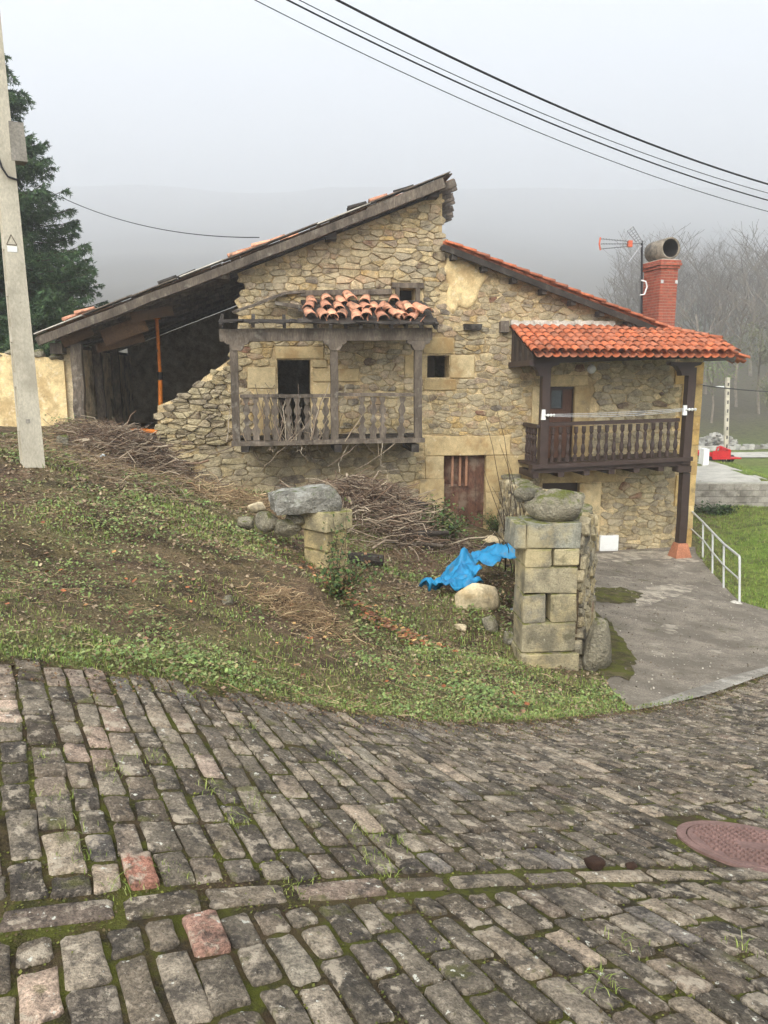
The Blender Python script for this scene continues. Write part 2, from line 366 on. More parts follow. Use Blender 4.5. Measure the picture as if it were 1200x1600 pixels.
# ================================================================ the land
ROAD_FAR = [np.array([-9., 3.6]), np.array([-4.5, 3.9])] + [hit(x, y)[:2] for x, y in
            [(0,1032),(100,1045),(200,1060),(330,1078),(480,1103),(600,1122),(750,1133),(900,1122),(990,1112),(1100,1090),(1200,1055)]] + [np.array([9., 13.]), np.array([16., 17.])]
ROAD_FAR = np.array(ROAD_FAR)
ROAD_NEAR = np.array([[-9., -4.], [20., -4.]])
ROAD_POLY = np.concatenate([ROAD_FAR, ROAD_NEAR[::-1]])
def resample(P, n):
    P = np.asarray(P, float); d = np.r_[0, np.cumsum(np.linalg.norm(np.diff(P, axis=0), axis=1))]
    t = np.linspace(0, d[-1], n); return np.stack([np.interp(t, d, P[:, i]) for i in range(P.shape[1])], 1)
def curve(P, n):
    P = np.asarray(P, float); Q = resample(P, n)
    for _ in range(3): Q[1:-1] = (Q[:-2] + 2 * Q[1:-1] + Q[2:]) / 4
    return Q
PATH_L = [hit(x, y)[:2] for x, y in [(985,1108),(948,1075),(935,1030),(930,980),(925,930),(915,885),(925,860)]] + [hw(3.4, -.06, 0)[:2]]
PATH_R = [np.array([7.6, 11.6]), np.array([7.9, 12.6]), np.array([7.6, 13.6])] + [hit(x, y)[:2] for x, y in [(1162,943),(1128,912),(1098,880),(1088,868)]] + [hw(6.95, -.06, 0)[:2]]
PL, PR = curve(PATH_L, 44), curve(PATH_R, 44)
# the outer edge of the path follows the edge of the cobbles
pe = [p for p in ROAD_FAR if 2.4 < p[0] < 8.9] + [np.array([7.6, 11.6])]
PATH_POLY = np.concatenate([PL[::-1], np.array(pe)[1:-1], PR])

def grid_axis(lo, hi, f0, f1, step, grow=1.22):
    c = list(np.arange(f0, f1 + step / 2, step)); s = step; x = f1
    while x < hi: s *= grow; x += s; c.append(x)
    s = step; x = f0; pre = []
    while x > lo: s *= grow; x -= s; pre.append(x)
    return np.array(pre[::-1] + c)
def rough(x, y):
    """small relief of the bank: clods and hollows"""
    return .045 * nz(x, y, .9, 0) + .022 * nz(x, y, .33, 1) + .010 * nz(x, y, .14, 2)
def dist_poly_edge(x, y, line):
    best = np.full(np.shape(x), 1e9)
    for a, b in zip(line[:-1], line[1:]):
        ab = b - a; t = np.clip(((x - a[0]) * ab[0] + (y - a[1]) * ab[1]) / (ab @ ab), 0, 1)
        best = np.minimum(best, np.hypot(x - a[0] - t * ab[0], y - a[1] - t * ab[1]))
    return best
PATH_LINE = np.concatenate([PATH_POLY, PATH_POLY[:1]])
def Zg(x, y):
    """the earth as built: the lie of the land, rough on the bank, sunk under road and path"""
    x = np.asarray(x, float); y = np.asarray(y, float); z = Z(x, y)
    near = (x > -12) & (x < 20) & (y > -6) & (y < 30)
    r = np.where(near, rough(x, y), .12 * nz(x, y, 3.2, 0))
    inr = inpoly(x, y, ROAD_POLY); inp = inpoly(x, y, PATH_POLY)
    dr = dist_poly_edge(x, y, ROAD_FAR); dp = dist_poly_edge(x, y, PATH_LINE)
    k = np.clip(np.minimum(dr, dp) / .35, 0, 1)
    return z + np.where(inr | inp, -.05 * np.clip(np.where(inr, dr, dp) / .12, 0, 1), r * k + .012 * (1 - k))
gx = grid_axis(-1100, 1100, -6.5, 13.2, .11); gy = grid_axis(-250, 1350, 1.0, 26.0, .11)
GX, GY = np.meshgrid(gx, gy); GZ = Zg(GX, GY)
V = np.stack([GX, GY, GZ], -1).reshape(-1, 3)
nx_, ny_ = len(gx), len(gy); ii = (np.arange(ny_ - 1)[:, None] * nx_ + np.arange(nx_ - 1)[None]).ravel()
F = np.stack([ii, ii + 1, ii + nx_ + 1, ii + nx_], 1)
x, y = V[:, 0], V[:, 1]
soil = np.array(L(106,86,66)); dryg = np.array(L(128,112,72)); green = np.array(L(100,106,58)); bright = np.array(L(104,128,44)); wood_floor = np.array(L(82,76,58))
px_, py_, pd_ = project(V)
g1 = np.clip(.5 + .55 * nz(x, y, 1.3, 4) + .35 * nz(x, y, .4, 5), 0, 1)[:, None]
near_edge = np.exp(-dist_poly_edge(x, y, ROAD_FAR) / .9)[:, None]
C = soil * (1 - g1 * .42) + green * g1 * .42
C = C * (1 - near_edge * .6) + green * near_edge * .6
k = np.clip((nz(x, y, .8, 2) - .2) * 1.2, 0, .5)[:, None]; C = C * (1 - k) + dryg * k * .7 + C * 0
fld = (1 / (1 + np.exp(-(x - (7.2 + .35 * (y - 15)) ) * 2.2)))[:, None] * (y[:, None] > 9)
k2 = np.clip(.5 + .6 * nz(x, y, 3.5, 1), 0, 1)[:, None]
C = C * (1 - fld) + (bright * (.55 + .45 * k2) + dryg * .35 * (1 - k2)) * fld
far = np.clip((y - 46) / 16, 0, 1)[:, None]
C = C * (1 - far) + (wood_floor * (.8 + .3 * k2)) * far
M_EARTH = mat('earth_and_turf', attr=True, var=.35, scale=6, fine=50, fvar=.35, bump=1.0, bscale=12, bdist=.06, rough=1.0,
              patches=[(L(52,40,31), 2.2, .56, .07, .6), (L(112,92,66), 7, .62, .05, .5)])
ground = mkobj('ground', V, F, M_EARTH, smooth=True, kind='structure', cols=C)
ground['label'] = 'earth bank, yard and fields falling away to the wooded hillside'

# the cobbled road: a mossy bed with single setts standing in it
def loft(A, B, n, zf, off):
    t = np.linspace(0, 1, n)[:, None, None]
    G = A[None] * (1 - t) + B[None] * t
    z = zf(G[..., 0], G[..., 1]) + off
    V = np.concatenate([G, z[..., None]], -1); m = V.shape[1]
    ii = (np.arange(n - 1)[:, None] * m + np.arange(m - 1)[None]).ravel()
    return V.reshape(-1, 3), np.stack([ii, ii + m, ii + m + 1, ii + 1], 1)
RF = curve(ROAD_FAR, 150); RN = np.stack([np.linspace(-9, 20, 150), np.full(150, -4.)], 1)
V, F = loft(RF, RN, 130, lambda a, b: Z(a, b) + .003 * nz(a, b, .12, 3), .0)
M_MOSSBED = mat('moss_and_grit', L(70,60,40), var=.4, scale=4, fine=70, fvar=.4, bump=1.0, bscale=45, bdist=.02, rough=1.0,
                patches=[(L(88,92,28), 3.2, .49, .08, .8), (L(82,66,48), 6, .54, .07, .75), (L(50,44,34), 9, .57, .05, .7)])
road = mkobj('cobbled_road', V, F[:, ::-1].copy(), M_MOSSBED, smooth=True, kind='structure')
road['label'] = 'mossy cobbled road sloping down past the bank'
M_SETT = mat('worn_sandstone_sett', attr=True, var=.36, scale=13, fine=90, fvar=.38, bump=1.0, bscale=34, bdist=.02, rough=.88,
             patches=[(L(190,176,154), 10, .585, .035, .75), (L(56,52,48), 9, .57, .05, .7), (L(176,162,142), 42, .60, .04, .5), (L(92,92,44), 6, .63, .05, .65), (L(214,212,196), 26, .655, .012, .9)])
AZ = math.radians(-28); SA = np.array([math.sin(AZ), math.cos(AZ)]); SB = np.array([math.cos(AZ), -math.sin(AZ)])
HA, HB = np.array([-1.09, 1.94]), np.array([1.03, 2.80]); HD = (HB - HA) / np.linalg.norm(HB - HA); HNN = np.array([-HD[1], HD[0]])
MAN_C = np.array([1.80, 3.37]); MAN_R = .345
def sett_poly(c, A_, B_, ln, wd):
    """worn outline of one sett, 12 points"""
    q = []
    ch = .22
    for (i, j) in ((1, -1), (1, 1), (-1, 1), (-1, -1)):
        jx, jy = RNG.uniform(-.006, .006, 2)
        cx, cy = i * ln / 2 + jx, j * wd / 2 + jy
        k = RNG.uniform(.005, .016)
        if (i * j) > 0: q += [(cx, cy - j * k), (cx - i * k, cy)]
        else: q += [(cx - i * k, cy), (cx, cy - j * k)]
        nxt = {(1, -1): (1, 0), (1, 1): (0, 1), (-1, 1): (-1, 0), (-1, -1): (0, -1)}[(i, j)]
        e = RNG.uniform(-.007, .003)
        q.append((nxt[0] * (ln / 2 + e) + RNG.uniform(-.02, .02) * abs(nxt[1]), nxt[1] * (wd / 2 + e) + RNG.uniform(-.015, .015) * abs(nxt[0])))
    q = np.array(q); an = np.arctan2(q[:, 1], q[:, 0] * wd / ln); q = q[np.argsort(an)]
    return c[None] + q[:, :1] * A_[None] + q[:, 1:] * B_[None]
def sett_mesh(poly, hgt):
    c = poly.mean(0); n = len(poly); zc = float(Z(c[0], c[1]))
    eps = .05; gx_ = float(Z(c[0] + eps, c[1]) - zc) / eps; gy_ = float(Z(c[0], c[1] + eps) - zc) / eps
    gx_ += RNG.normal(0, .028); gy_ += RNG.normal(0, .028)
    pl = lambda P, h: np.concatenate([P, (zc + gx_ * (P[:, 0] - c[0]) + gy_ * (P[:, 1] - c[1]) + h)[:, None]], 1)
    r0 = pl(c + (poly - c) * 1.02, np.full(n, -.03)); r1 = pl(poly, hgt - .0055 + RNG.uniform(-.004, .002, n))
    r2 = pl(c + (poly - c) * .935, hgt + RNG.uniform(-.004, .003, n)); r3 = pl(c + (poly - c) * .45, hgt + RNG.uniform(-.004, .005, n)); ce = pl(c[None], np.array([hgt + RNG.uniform(-.004, .005)]))
    V = np.concatenate([r0, r1, r2, r3, ce]); F = []
    for k in range(3): F += [(k*n + i, k*n + (i+1) % n, (k+1)*n + (i+1) % n, (k+1)*n + i) for i in range(n)]
    F += [(3*n + i, 3*n + (i+1) % n, 4*n) for i in range(n)]
    return V, F
pal_dark = [L(108,99,85), L(116,106,91), L(102,93,81), L(124,112,95), L(112,100,85), L(118,108,93)]
pal_warm = [L(150,131,114), L(160,139,120), L(138,122,107), L(146,130,112), L(168,150,131)]
setts = []
def vis(c, m=220):
    a, b, d = project(np.array([[c[0], c[1], float(Z(c[0], c[1]))]])); return -m < a[0] < 1200 + m and 900 < b[0] < 1600 + m, d[0], a[0], b[0]
def add_sett(c, A_, B_, ln, wd, gap):
    if not inpoly(np.array([c[0]]), np.array([c[1]]), ROAD_POLY)[0]: return
    dm = np.hypot(*(c - MAN_C))
    if dm < MAN_R + .045: return
    ok, d, a, b = vis(c)
    if not ok: return
    warm = np.clip((330 - a) / 600 + .02, .01, .32)
    col = np.array(random.choice(pal_warm if random.random() < warm else pal_dark)) * random.choice([.62, .75, .85, .95, 1.05, 1.2, 1.4, 1.7]) * random.uniform(.94, 1.06)
    if random.random() < .06: col = np.array(random.choice([L(168,150,128), L(150,140,122), L(124,116,106)]))
    poly = sett_poly(c, A_, B_, ln - gap - .008, wd - gap - .002)
    setts.append((d, a, b, poly, RNG.uniform(.008, .015), col))
t = -7.0; KH = SA @ HNN
while t < 9.0:
    wd = random.uniform(.115, .145) if t < -.9 else random.uniform(.092, .128); t0 = t + wd / 2; t += wd
    sh = ((HA - SB * t0) @ HNN) / KH                     # where this column meets the header course
    for sgn in (1, -1):
        s = .078 / KH + random.uniform(0, .01)
        while s < (14 if sgn > 0 else 4):
            ln = random.choice([.135, .16, .18, .20, .23] if t0 < -.9 else [.16, .19, .22, .25, .29]) * random.uniform(.93, 1.07)
            if s < .1: ln = random.uniform(.10, .24)
            add_sett(SA * (sh + sgn * (s + ln / 2)) + SB * t0 + RNG.normal(0, .004, 2), SA, SB, ln, wd, random.uniform(.007, .016)); s += ln
s = -6.0
while s < 9.0:                                           # the long header course laid across the others
    ln = random.uniform(.22, .36); add_sett(HA + HD * (s + ln / 2) + HNN * RNG.normal(0, .005), HD, HNN, ln, random.uniform(.105, .13), .02); s += ln
# two bricks let in near the viewer
for (px, py, col, l_, w_) in ((233, 1370, L(166,118,98), .24, .135), (324, 1475, L(162,126,108), .23, .13)):
    c = hit(px, py)[:2]
    q_ = min(setts, key=lambda q: np.hypot(*(q[3].mean(0) - c))); setts = [q for q in setts if q is not q_]; c = q_[3].mean(0)
    l_, w_ = [float(np.ptp((q_[3] - c) @ A__)) for A__ in (SA, SB)]
    ok, d, a, b = vis(c); setts.append((d * .5, a, b, sett_poly(c, SA, SB, l_, w_), .026, np.array(col)))
inframe = lambda q: -40 < q[1] < 1240 and q[2] < 1660
setts.sort(key=lambda q: (0 if inframe(q) else 1, q[0]))
rest = MB(); nsett = 0
for i, (d, a, b, poly, hgt, col) in enumerate(setts):
    V, F = sett_mesh(poly, hgt)
    if nsett < 300 and inframe((d, a, b)):
        mkobj('sett', V, F, M_SETT, road, True, None, np.repeat(col[None], len(V), 0)); nsett += 1
    else: rest.add(V, F, tuple(col))
rest.build('small_setts', M_SETT, road, True, 'stuff')

# the concrete path and apron
V, F = loft(PL, PR, 26, Z, .014)
path = mkobj('path', V, F, M_PATH, smooth=True, kind='structure'); path['label'] = 'patched concrete path leading down to the restored house'
i0 = [i for i, p in enumerate(RF) if p[0] > 2.4][0]; i1 = [i for i, p in enumerate(RF) if p[0] > 8.6][0]
A_ = RF[i0:i1]; n_ = len(A_)
B_ = resample(np.concatenate([[PL[0]], [PL[0] * .65 + PR[0] * .35 + np.array([0, .2])], [PR[0]]]), n_)
V, F = loft(A_, B_, 9, Z, .020)
ap = mkobj('apron', V, F[:, ::-1].copy(), mat('apron_concrete', L(150,144,132), var=.2, scale=3, fine=60, fvar=.3, bump=.6, bscale=50,
     patches=[(L(100,94,84), 2, .54, .07, .6), (L(196,190,178), 2.6, .6, .05, .5), (L(84,80,48), 3, .66, .05, .6)]), smooth=True, kind='structure')
ap['label'] = 'strip of pale concrete between the cobbles and the path'

def blob_patch(name, pxs, m, off):
    Q = np.array([hit(*p)[:2] for p in pxs]); Q = resample(np.concatenate([Q, Q[:1]]), 61)[:-1]; c = Q.mean(0); an = np.arange(60)
    k = 1 + .07 * np.sin(an * .9 + len(pxs)) + .05 * np.sin(an * 2.3) + RNG.normal(0, .018, 60); Q = c + (Q - c) * k[:, None]
    V = []; F = []
    for s_ in (1, .8, .55, .3): V += [(p[0], p[1], float(Z(p[0], p[1])) + off) for p in c + (Q - c) * s_]
    for r in range(3): F += [(r*60 + i, r*60 + (i+1) % 60, (r+1)*60 + (i+1) % 60, (r+1)*60 + i) for i in range(60)]
    F.append(tuple(180 + i for i in range(60))); return mkobj(name, V, F, m, path, True)
M_PALEPATCH = mat('worn_cement', L(164,154,136), var=.3, scale=5, fine=60, fvar=.3, bump=.4, bscale=50, patches=[(L(116,107,95), 3.5, .50, .06, .9)])
M_MOSSPATCH = mat('moss_crust', L(84,78,48), var=.35, scale=6, fine=70, fvar=.4, bump=1.0, bscale=40, bdist=.03, rough=1, patches=[(L(98,100,34), 4, .52, .07, .8), (L(112,98,74), 6, .58, .05, .6)])
blob_patch('cement_patch', [(985,935),(1010,918),(1060,912),(1092,918),(1070,930),(1030,940),(1012,950),(990,946)], M_PALEPATCH, .019)
blob_patch('moss_patch', [(930,920),(975,920),(1005,930),(990,944),(940,944),(928,935)], M_MOSSPATCH, .023)
blob_patch('moss_patch', [(925,955),(945,965),(965,990),(985,1018),(995,1040),(985,1062),(950,1068),(935,1050),(930,1000)], M_MOSSPATCH, .023)
blob_patch('cement_patch', [(915,866),(985,862),(1050,858),(1100,872),(1085,880),(1000,876),(920,880)], M_PALEPATCH, .019)
# manhole cover
mz = float(Z(*MAN_C)); ez = .05
mnx = (float(Z(MAN_C[0] + ez, MAN_C[1])) - mz) / ez; mny = (float(Z(MAN_C[0], MAN_C[1] + ez)) - mz) / ez
nrm = np.array([-mnx, -mny, 1]); nrm /= np.linalg.norm(nrm); ax = np.cross([0, 1, 0], nrm); ax /= np.linalg.norm(ax); ay = np.cross(nrm, ax)
mo = np.array([*MAN_C, mz + .008])
man = thing('manhole_cover', 'round rusty pink studded manhole cover set in the cobbles', 'manhole cover', mo)
M_RUST = mat('rusty_iron', L(124,98,90), var=.2, scale=8, fine=80, fvar=.2, bump=.3, bscale=60, rough=.75, patches=[(L(104,82,74), 5, .58, .06, .6), (L(80,80,40), 9, .7, .04, .7)])
def disc(mb, prof, n=40):
    v = []; f = []
    for k, (r, h) in enumerate(prof):
        for i in range(n):
            a = 2 * math.pi * i / n; v.append(mo + ax * r * math.cos(a) + ay * r * math.sin(a) + nrm * h)
        if k: f += [((k-1)*n + i, (k-1)*n + (i+1) % n, k*n + (i+1) % n, k*n + i) for i in range(n)]
    f.append(tuple((len(prof) - 1) * n + i for i in range(n))); return mb.add(v, f)
disc(MB(), [(MAN_R - .03, -.05), (MAN_R - .03, .012), (MAN_R - .035, .016)]).build('plate', M_RUST, man)
m = MB(); n = 40; v = []; f = []
for k, (r, h) in enumerate([(MAN_R - .024, -.05), (MAN_R - .024, .014), (MAN_R + .02, .014), (MAN_R + .02, -.05)]):
    for i in range(n):
        a = 2 * math.pi * i / n; v.append(mo + ax * r * math.cos(a) + ay * r * math.sin(a) + nrm * h)
    if k: f += [((k-1)*n + (i+1) % n, (k-1)*n + i, k*n + i, k*n + (i+1) % n) for i in range(n)]
m.add(v, f).build('rim', M_RUST, man)
m = MB(); sp = .036
for i in range(-10, 11):
    for j in range(-10, 11):
        p = np.array([i * sp, j * sp])
        if np.hypot(*p) < MAN_R - .06 and not (abs(i) < 3 and abs(j) < 2):
            m.box(mo + ax * p[0] + ay * p[1] + nrm * .021, .021, .021, .012, (ax, ay, nrm), taper=.7)
m.build('studs', M_RUST, man, kind='stuff')

# ================================================================ masonry
def clip_half(P, n, d):
    out = []
    for i in range(len(P)):
        a, b = P[i], P[(i + 1) % len(P)]; da, db = a[0]*n[0] + a[1]*n[1] - d, b[0]*n[0] + b[1]*n[1] - d
        if da <= 0: out.append(a)
        if (da < 0) != (db < 0) and da != db:
            t = da / (da - db); out.append((a[0] + (b[0] - a[0]) * t, a[1] + (b[1] - a[1]) * t))
    return out
def seeds_for(u0, u1, z0, z1, rw, rh, jit=.22):
    S = []; z = z0
    while z < z1:
        h = rh * random.uniform(.7, 1.35); u = u0 - random.uniform(0, rw)
        while u < u1:
            wd = rw * random.choice([.42, .6, .85, 1.0, 1.25, 1.75]); 
            if random.random() < .24:
                S += [(u + wd / 2, z + h * .22), (u + wd / 2 + random.uniform(-.05, .05), z + h * .76)]
            else: S.append((u + wd / 2 + random.gauss(0, rw * jit * .4), z + h / 2 + random.gauss(0, h * jit)))
            u += wd
        z += h
    return np.array(S)
def cells(S, an, ok):
    """Voronoi cells in a space stretched by an along z"""
    Q = S.copy(); Q[:, 1] *= an; res = []
    for i in range(len(Q)):
        if not ok[i]: res.append([]); continue
        d2 = ((Q - Q[i]) ** 2).sum(1); nb = np.argsort(d2)[1:18]; r = 2.0
        P = [(Q[i][0] - r, Q[i][1] - r), (Q[i][0] + r, Q[i][1] - r), (Q[i][0] + r, Q[i][1] + r), (Q[i][0] - r, Q[i][1] + r)]
        for j in nb:
            n = Q[j] - Q[i]; m = (Q[j] + Q[i]) / 2; P = clip_half(P, n, float(n @ m))
            if len(P) < 3: break
        res.append([(p[0], p[1] / an) for p in P])
    return res
def stone_mesh(P, fn, joint, bulge, base=-.05, rnd=True):
    P = np.array(P); c = P.mean(0); R = np.linalg.norm(P - c, axis=1).mean()
    if len(P) < 3 or R < .035: return None
    P = c + (P - c) * max(.6, 1 - joint / R * .6); P = P + RNG.normal(0, .006, P.shape)
    keep = [P[i] for i in range(len(P)) if np.linalg.norm(P[i] - P[i - 1]) > .03]
    if len(keep) < 3: return None
    P = np.array(keep)
    if rnd:
        q = []
        for i in range(len(P)):
            a, b = P[i], P[(i + 1) % len(P)]; k = random.uniform(.07, .17); q += [a * (1 - k) + b * k, a * k + b * (1 - k)]
        P = np.array(q)
    n = len(P); pr = bulge * random.uniform(.45, 1.25); tu, tz = random.gauss(0, .06), random.gauss(0, .06); V = []
    for k, (sc, h) in enumerate(((1.02, base), (1.0, pr * .5), (.88, pr))):
        for p in c + (P - c) * sc:
            V.append(fn(p[0], p[1], h + (random.uniform(-.25, .15) * pr if k else 0) + ((p[0] - c[0]) * tu + (p[1] - c[1]) * tz if k else 0)))
    V.append(fn(c[0], c[1], pr * random.uniform(.9, 1.3))); F = []
    for k in range(2): F += [(k*n + i, k*n + (i+1) % n, (k+1)*n + (i+1) % n, (k+1)*n + i) for i in range(n)]
    F += [(2*n + i, 2*n + (i+1) % n, 3*n) for i in range(n)]
    return np.array(V), F, c, R
def orient(fn):
    return fn
OCHRE = [L(195,174,131), L(184,165,126), L(204,183,139), L(174,156,123), L(191,168,122), L(180,162,130), L(200,179,141), L(165,150,122), L(188,171,136), L(202,171,115), L(159,147,123), L(172,152,127), L(187,159,125)]
GREYOCH = [L(177,161,126), L(162,150,123), L(184,169,132), L(153,140,116), L(169,154,126), L(145,134,115), L(188,173,137), L(177,159,120)]
DRY = [L(178,163,125), L(161,146,114), L(190,175,138), L(142,128,103), L(167,150,113), L(133,120,101), L(195,173,129), L(150,134,107)]
class Wall:
    """collects the stones of one wall face; the largest become objects"""
    def __init__(s, fn): s.fn = fn; s.st = []
    def rubble(s, box, inside, rw, rh, joint, bulge, pal, avoid=(), clips=(), an=1.0, jit=.17, kdark=.03):
        S = seeds_for(box[0] - .7, box[1] + .7, box[2] - .5, box[3] + .5, rw, rh, jit); ok = [inside(q[0], q[1]) for q in S]; CL = cells(S, an * rw / rh * .95, ok)
        for sd_, P in zip(S, CL):
            if len(P) < 3: continue
            if any(a[0] - .02 < sd_[0] < a[1] + .02 and a[2] - .02 < sd_[1] < a[3] + .02 for a in avoid): continue
            for a in avoid:
                us = [p[0] for p in P]; zs = [p[1] for p in P]
                if not P or max(us) < a[0] or min(us) > a[1] or max(zs) < a[2] or min(zs) > a[3]: continue
                ds = [(a[0] - sd_[0], (1, 0), a[0] - .008), (sd_[0] - a[1], (-1, 0), -a[1] - .008), (a[2] - sd_[1], (0, 1), a[2] - .008), (sd_[1] - a[3], (0, -1), -a[3] - .008)]
                d, n, o = max(ds); P = clip_half(P, n, o)
            for n, d in clips: P = clip_half(P, n, d)
            if len(P) < 3: continue
            r = stone_mesh(P, s.fn, joint, bulge)
            if r is None: continue
            col = np.array(random.choice(pal)) * random.uniform(.74, 1.12)
            if random.random() < kdark: col = np.array(random.choice([L(110,92,74), L(122,112,98), L(136,100,78)]))
            s.st.append((r[3], r[0], r[1], tuple(col), M_STONE, 'stone'))
    def ashlar(s, u0, u1, z0, z1, pr=.03, col=None, name='dressed_stone', m=None):
        g = .006; P = [(u0 + g, z0 + g), ((u0 + u1) / 2, z0 + g), (u1 - g, z0 + g), (u1 - g, (z0 + z1) / 2), (u1 - g, z1 - g), ((u0 + u1) / 2, z1 - g), (u0 + g, z1 - g), (u0 + g, (z0 + z1) / 2)]
        P = np.array(P) + RNG.uniform(-.008, .008, (8, 2)); c = P.mean(0); V = []
        ins = lambda k: np.array([(p[0] - np.sign(p[0] - c[0]) * k * (abs(p[0] - c[0]) > .01), p[1] - np.sign(p[1] - c[1]) * k * (abs(p[1] - c[1]) > .01)) for p in P])
        for (Q, h) in ((P, -.12), (P, pr - .012), (ins(.014), pr)):
            for p in Q: V.append(s.fn(p[0], p[1], h + (RNG.uniform(-.004, .004) if h > 0 else 0)))
        V.append(s.fn(c[0], c[1], pr + .004)); n = 8; F = []
        for k in range(2): F += [(k*n + i, k*n + (i+1) % n, (k+1)*n + (i+1) % n, (k+1)*n + i) for i in range(n)]
        F += [(2*n + i, 2*n + (i+1) % n, 3*n) for i in range(n)]
        col = np.array(col if col is not None else random.choice([L(190,168,124), L(180,158,114), L(194,174,132), L(174,152,110)])) * random.uniform(.9, 1.05)
        s.st.append((9, np.array(V), F, tuple(col), m or M_ASHLAR, name))
    def emit(s, parent, cap=300):
        s.st.sort(key=lambda q: -q[0]); rest = MB(); k = 0
        for (R, V, F, col, m, name) in s.st:
            if name != 'stone' or k < cap:
                mkobj(name, V, F, m, parent, False, None, np.repeat(np.array(col)[None], len(V), 0)); k += name == 'stone'
            else: rest.add(V, F, col)
        if rest.v: rest.build('small_stones', M_STONE, parent, False, 'stuff')
def slab(outer, holes, fn, h0, h1):
    """a plate with openings between offsets h0 (front) and h1 (back)"""
    loops = [list(outer)] + [list(h) for h in holes]
    T = tessellate_polygon([[Vector((p[0], p[1], 0)) for p in l] for l in loops])
    fl = [p for l in loops for p in l]; n = len(fl); V = [fn(p[0], p[1], h0) for p in fl] + [fn(p[0], p[1], h1) for p in fl]; F = []
    for t in T:
        a, b, c = (np.array(V[i]) for i in t)
        F.append(tuple(t)); F.append(tuple(i + n for i in t[::-1]))
    o = 0
    for l in loops:
        F += [(o + i, o + (i + 1) % len(l), o + (i + 1) % len(l) + n, o + i + n) for i in range(len(l))]; o += len(l)
    return V, F
def front(u, z, p): return hw(u, -p, z)
def rect(px0, py0, px1, py1, w=0):
    u0, z1 = H(px0, py0, w); u1, z0 = H(px1, py1, w); return (u0, u1, z0, z1)
def rpoly(a): return [(a[0], a[2]), (a[1], a[2]), (a[1], a[3]), (a[0], a[3])]
def extr(mb, poly, w0, w1, col=None):
    V, F = slab(poly, [], lambda u, z, p: hw(u, p, z), w0, w1); mb.add(V, F, col); return mb
def lineuz(a, b):
    k = (b[1] - a[1]) / (b[0] - a[0]); return lambda u: a[1] + k * (u - a[0])
def wdir(u, w, z): return HU * u + HN * w + np.array([0, 0, z])

# clay roof tile, axis along local -Y (down the slope), bulging up
def tile_proto(name, m, r0=.072, r1=.104, ln=.44, th=.014, n=7):
    v = []; f = []
    for (yy, r) in ((0, r0), (-ln, r1)):
        for rr in (r, r - th):
            for i in range(n + 1):
                a = math.pi * i / n; v.append((-rr * math.cos(a), yy, rr * .82 * math.sin(a) - r * .2))
    k = n + 1
    for i in range(n):
        f += [(i, i+1, 2*k + i+1, 2*k + i), (k + i + 1, k + i, 3*k + i, 3*k + i + 1), (i + 1, i, k + i, k + i + 1), (2*k + i, 2*k + i + 1, 3*k + i + 1, 3*k + i)]
    f += [(0, 2*k, 3*k, k), (n, k + n, 3*k + n, 2*k + n)]
    mb = MB(); mb.add(v, f); return mesh_only(mb, name, m, True)
TILE_NEW = tile_proto('clay_tile', M_TILE); TILE_OLD = tile_proto('old_tile', M_OLDTILE); TILE_GREY = tile_proto('grey_tile', M_DARKOLDWOOD); TILE_BIG = tile_proto('big_old_tile', M_OLDTILE, .105, .138, .50, .016, 8)
def put_tile(src, parent, p, down, up, flip=False, name='tile', roll=0.0):
    d = np.array(down) / np.linalg.norm(down); u = np.array(up) - d * (np.array(up) @ d); u /= np.linalg.norm(u); s = np.cross(-d, u)
    if roll: s, u = s * math.cos(roll) + u * math.sin(roll), u * math.cos(roll) - s * math.sin(roll)
    if flip: s, u = -s, -u
    return inst(src, name, parent, frame(p, s, -d, u))

# ================================================================ the ruined house (the higher, open one)
zL = lineuz(H(55, 523, -.45), H(706, 270, -.45)); zR = lineuz(H(688, 375, -.35), H(1157, 557, -.35))
kL = (zL(1) - zL(0)); kR = (zR(1) - zR(0))
uE = H(55, 523, -.45)[0]; uRG = H(700, 270, -.45)[0]; uB = H(690, 400)[0]; uC = H(1098, 572)[0]; uRE = H(1157, 557, -.35)[0]
ruin = thing('ruined_house', 'half-collapsed stone house with open bay, sagging grey balcony and broken roof', 'house', hw(-5, 0, float(Z(*hw(-5, 0, 0)[:2]))))
rest_house = thing('restored_house', 'lived-in stone house with bright red tiled roof and dark brown balcony', 'house', hw(3.5, 0, -2.6))
BND = [(690, 505), (742, 505), (742, 612), (655, 612), (655, 900)]
bnd = [H(*p) for p in BND]
left_px = [(288, 900), (288, 724), (246, 722), (246, 634), (298, 614), (318, 590), (345, 572), (366, 556), (371, 520), (373, 482), (366, 470), (384, 456), (380, 440), (371, 428)]
poly_l = [H(*p) for p in left_px]
u_l = H(371, 415)[0]
poly_l += [(u_l, zL(u_l) - .30), (uB, zL(uB) - .30)] + bnd
poly_r = [(uB, zR(uB) - .12), (uC, zR(uC) - .12), (uC, -3.6)] + bnd[::-1]
op_door = rect(433, 562, 487, 690); op_top = rect(624, 450, 649, 474); op_win = rect(668, 555, 702, 590)
op_low = rect(694, 712, 758, 826); op_bdoor = rect(851, 604, 897, 724); op_cellar = rect(848, 754, 904, 862)
V, F = slab(poly_l, [rpoly(op_door), rpoly(op_top), rpoly(op_win)], front, -.018, -.55)
core_l = mkobj('front_wall', V, F, M_MORTAR, ruin)
V, F = slab(poly_r, [rpoly(op_low), rpoly(op_bdoor), rpoly(op_cellar)], front, -.012, -.55)
core_r = mkobj('front_wall', V, F, M_MORTAR, rest_house)
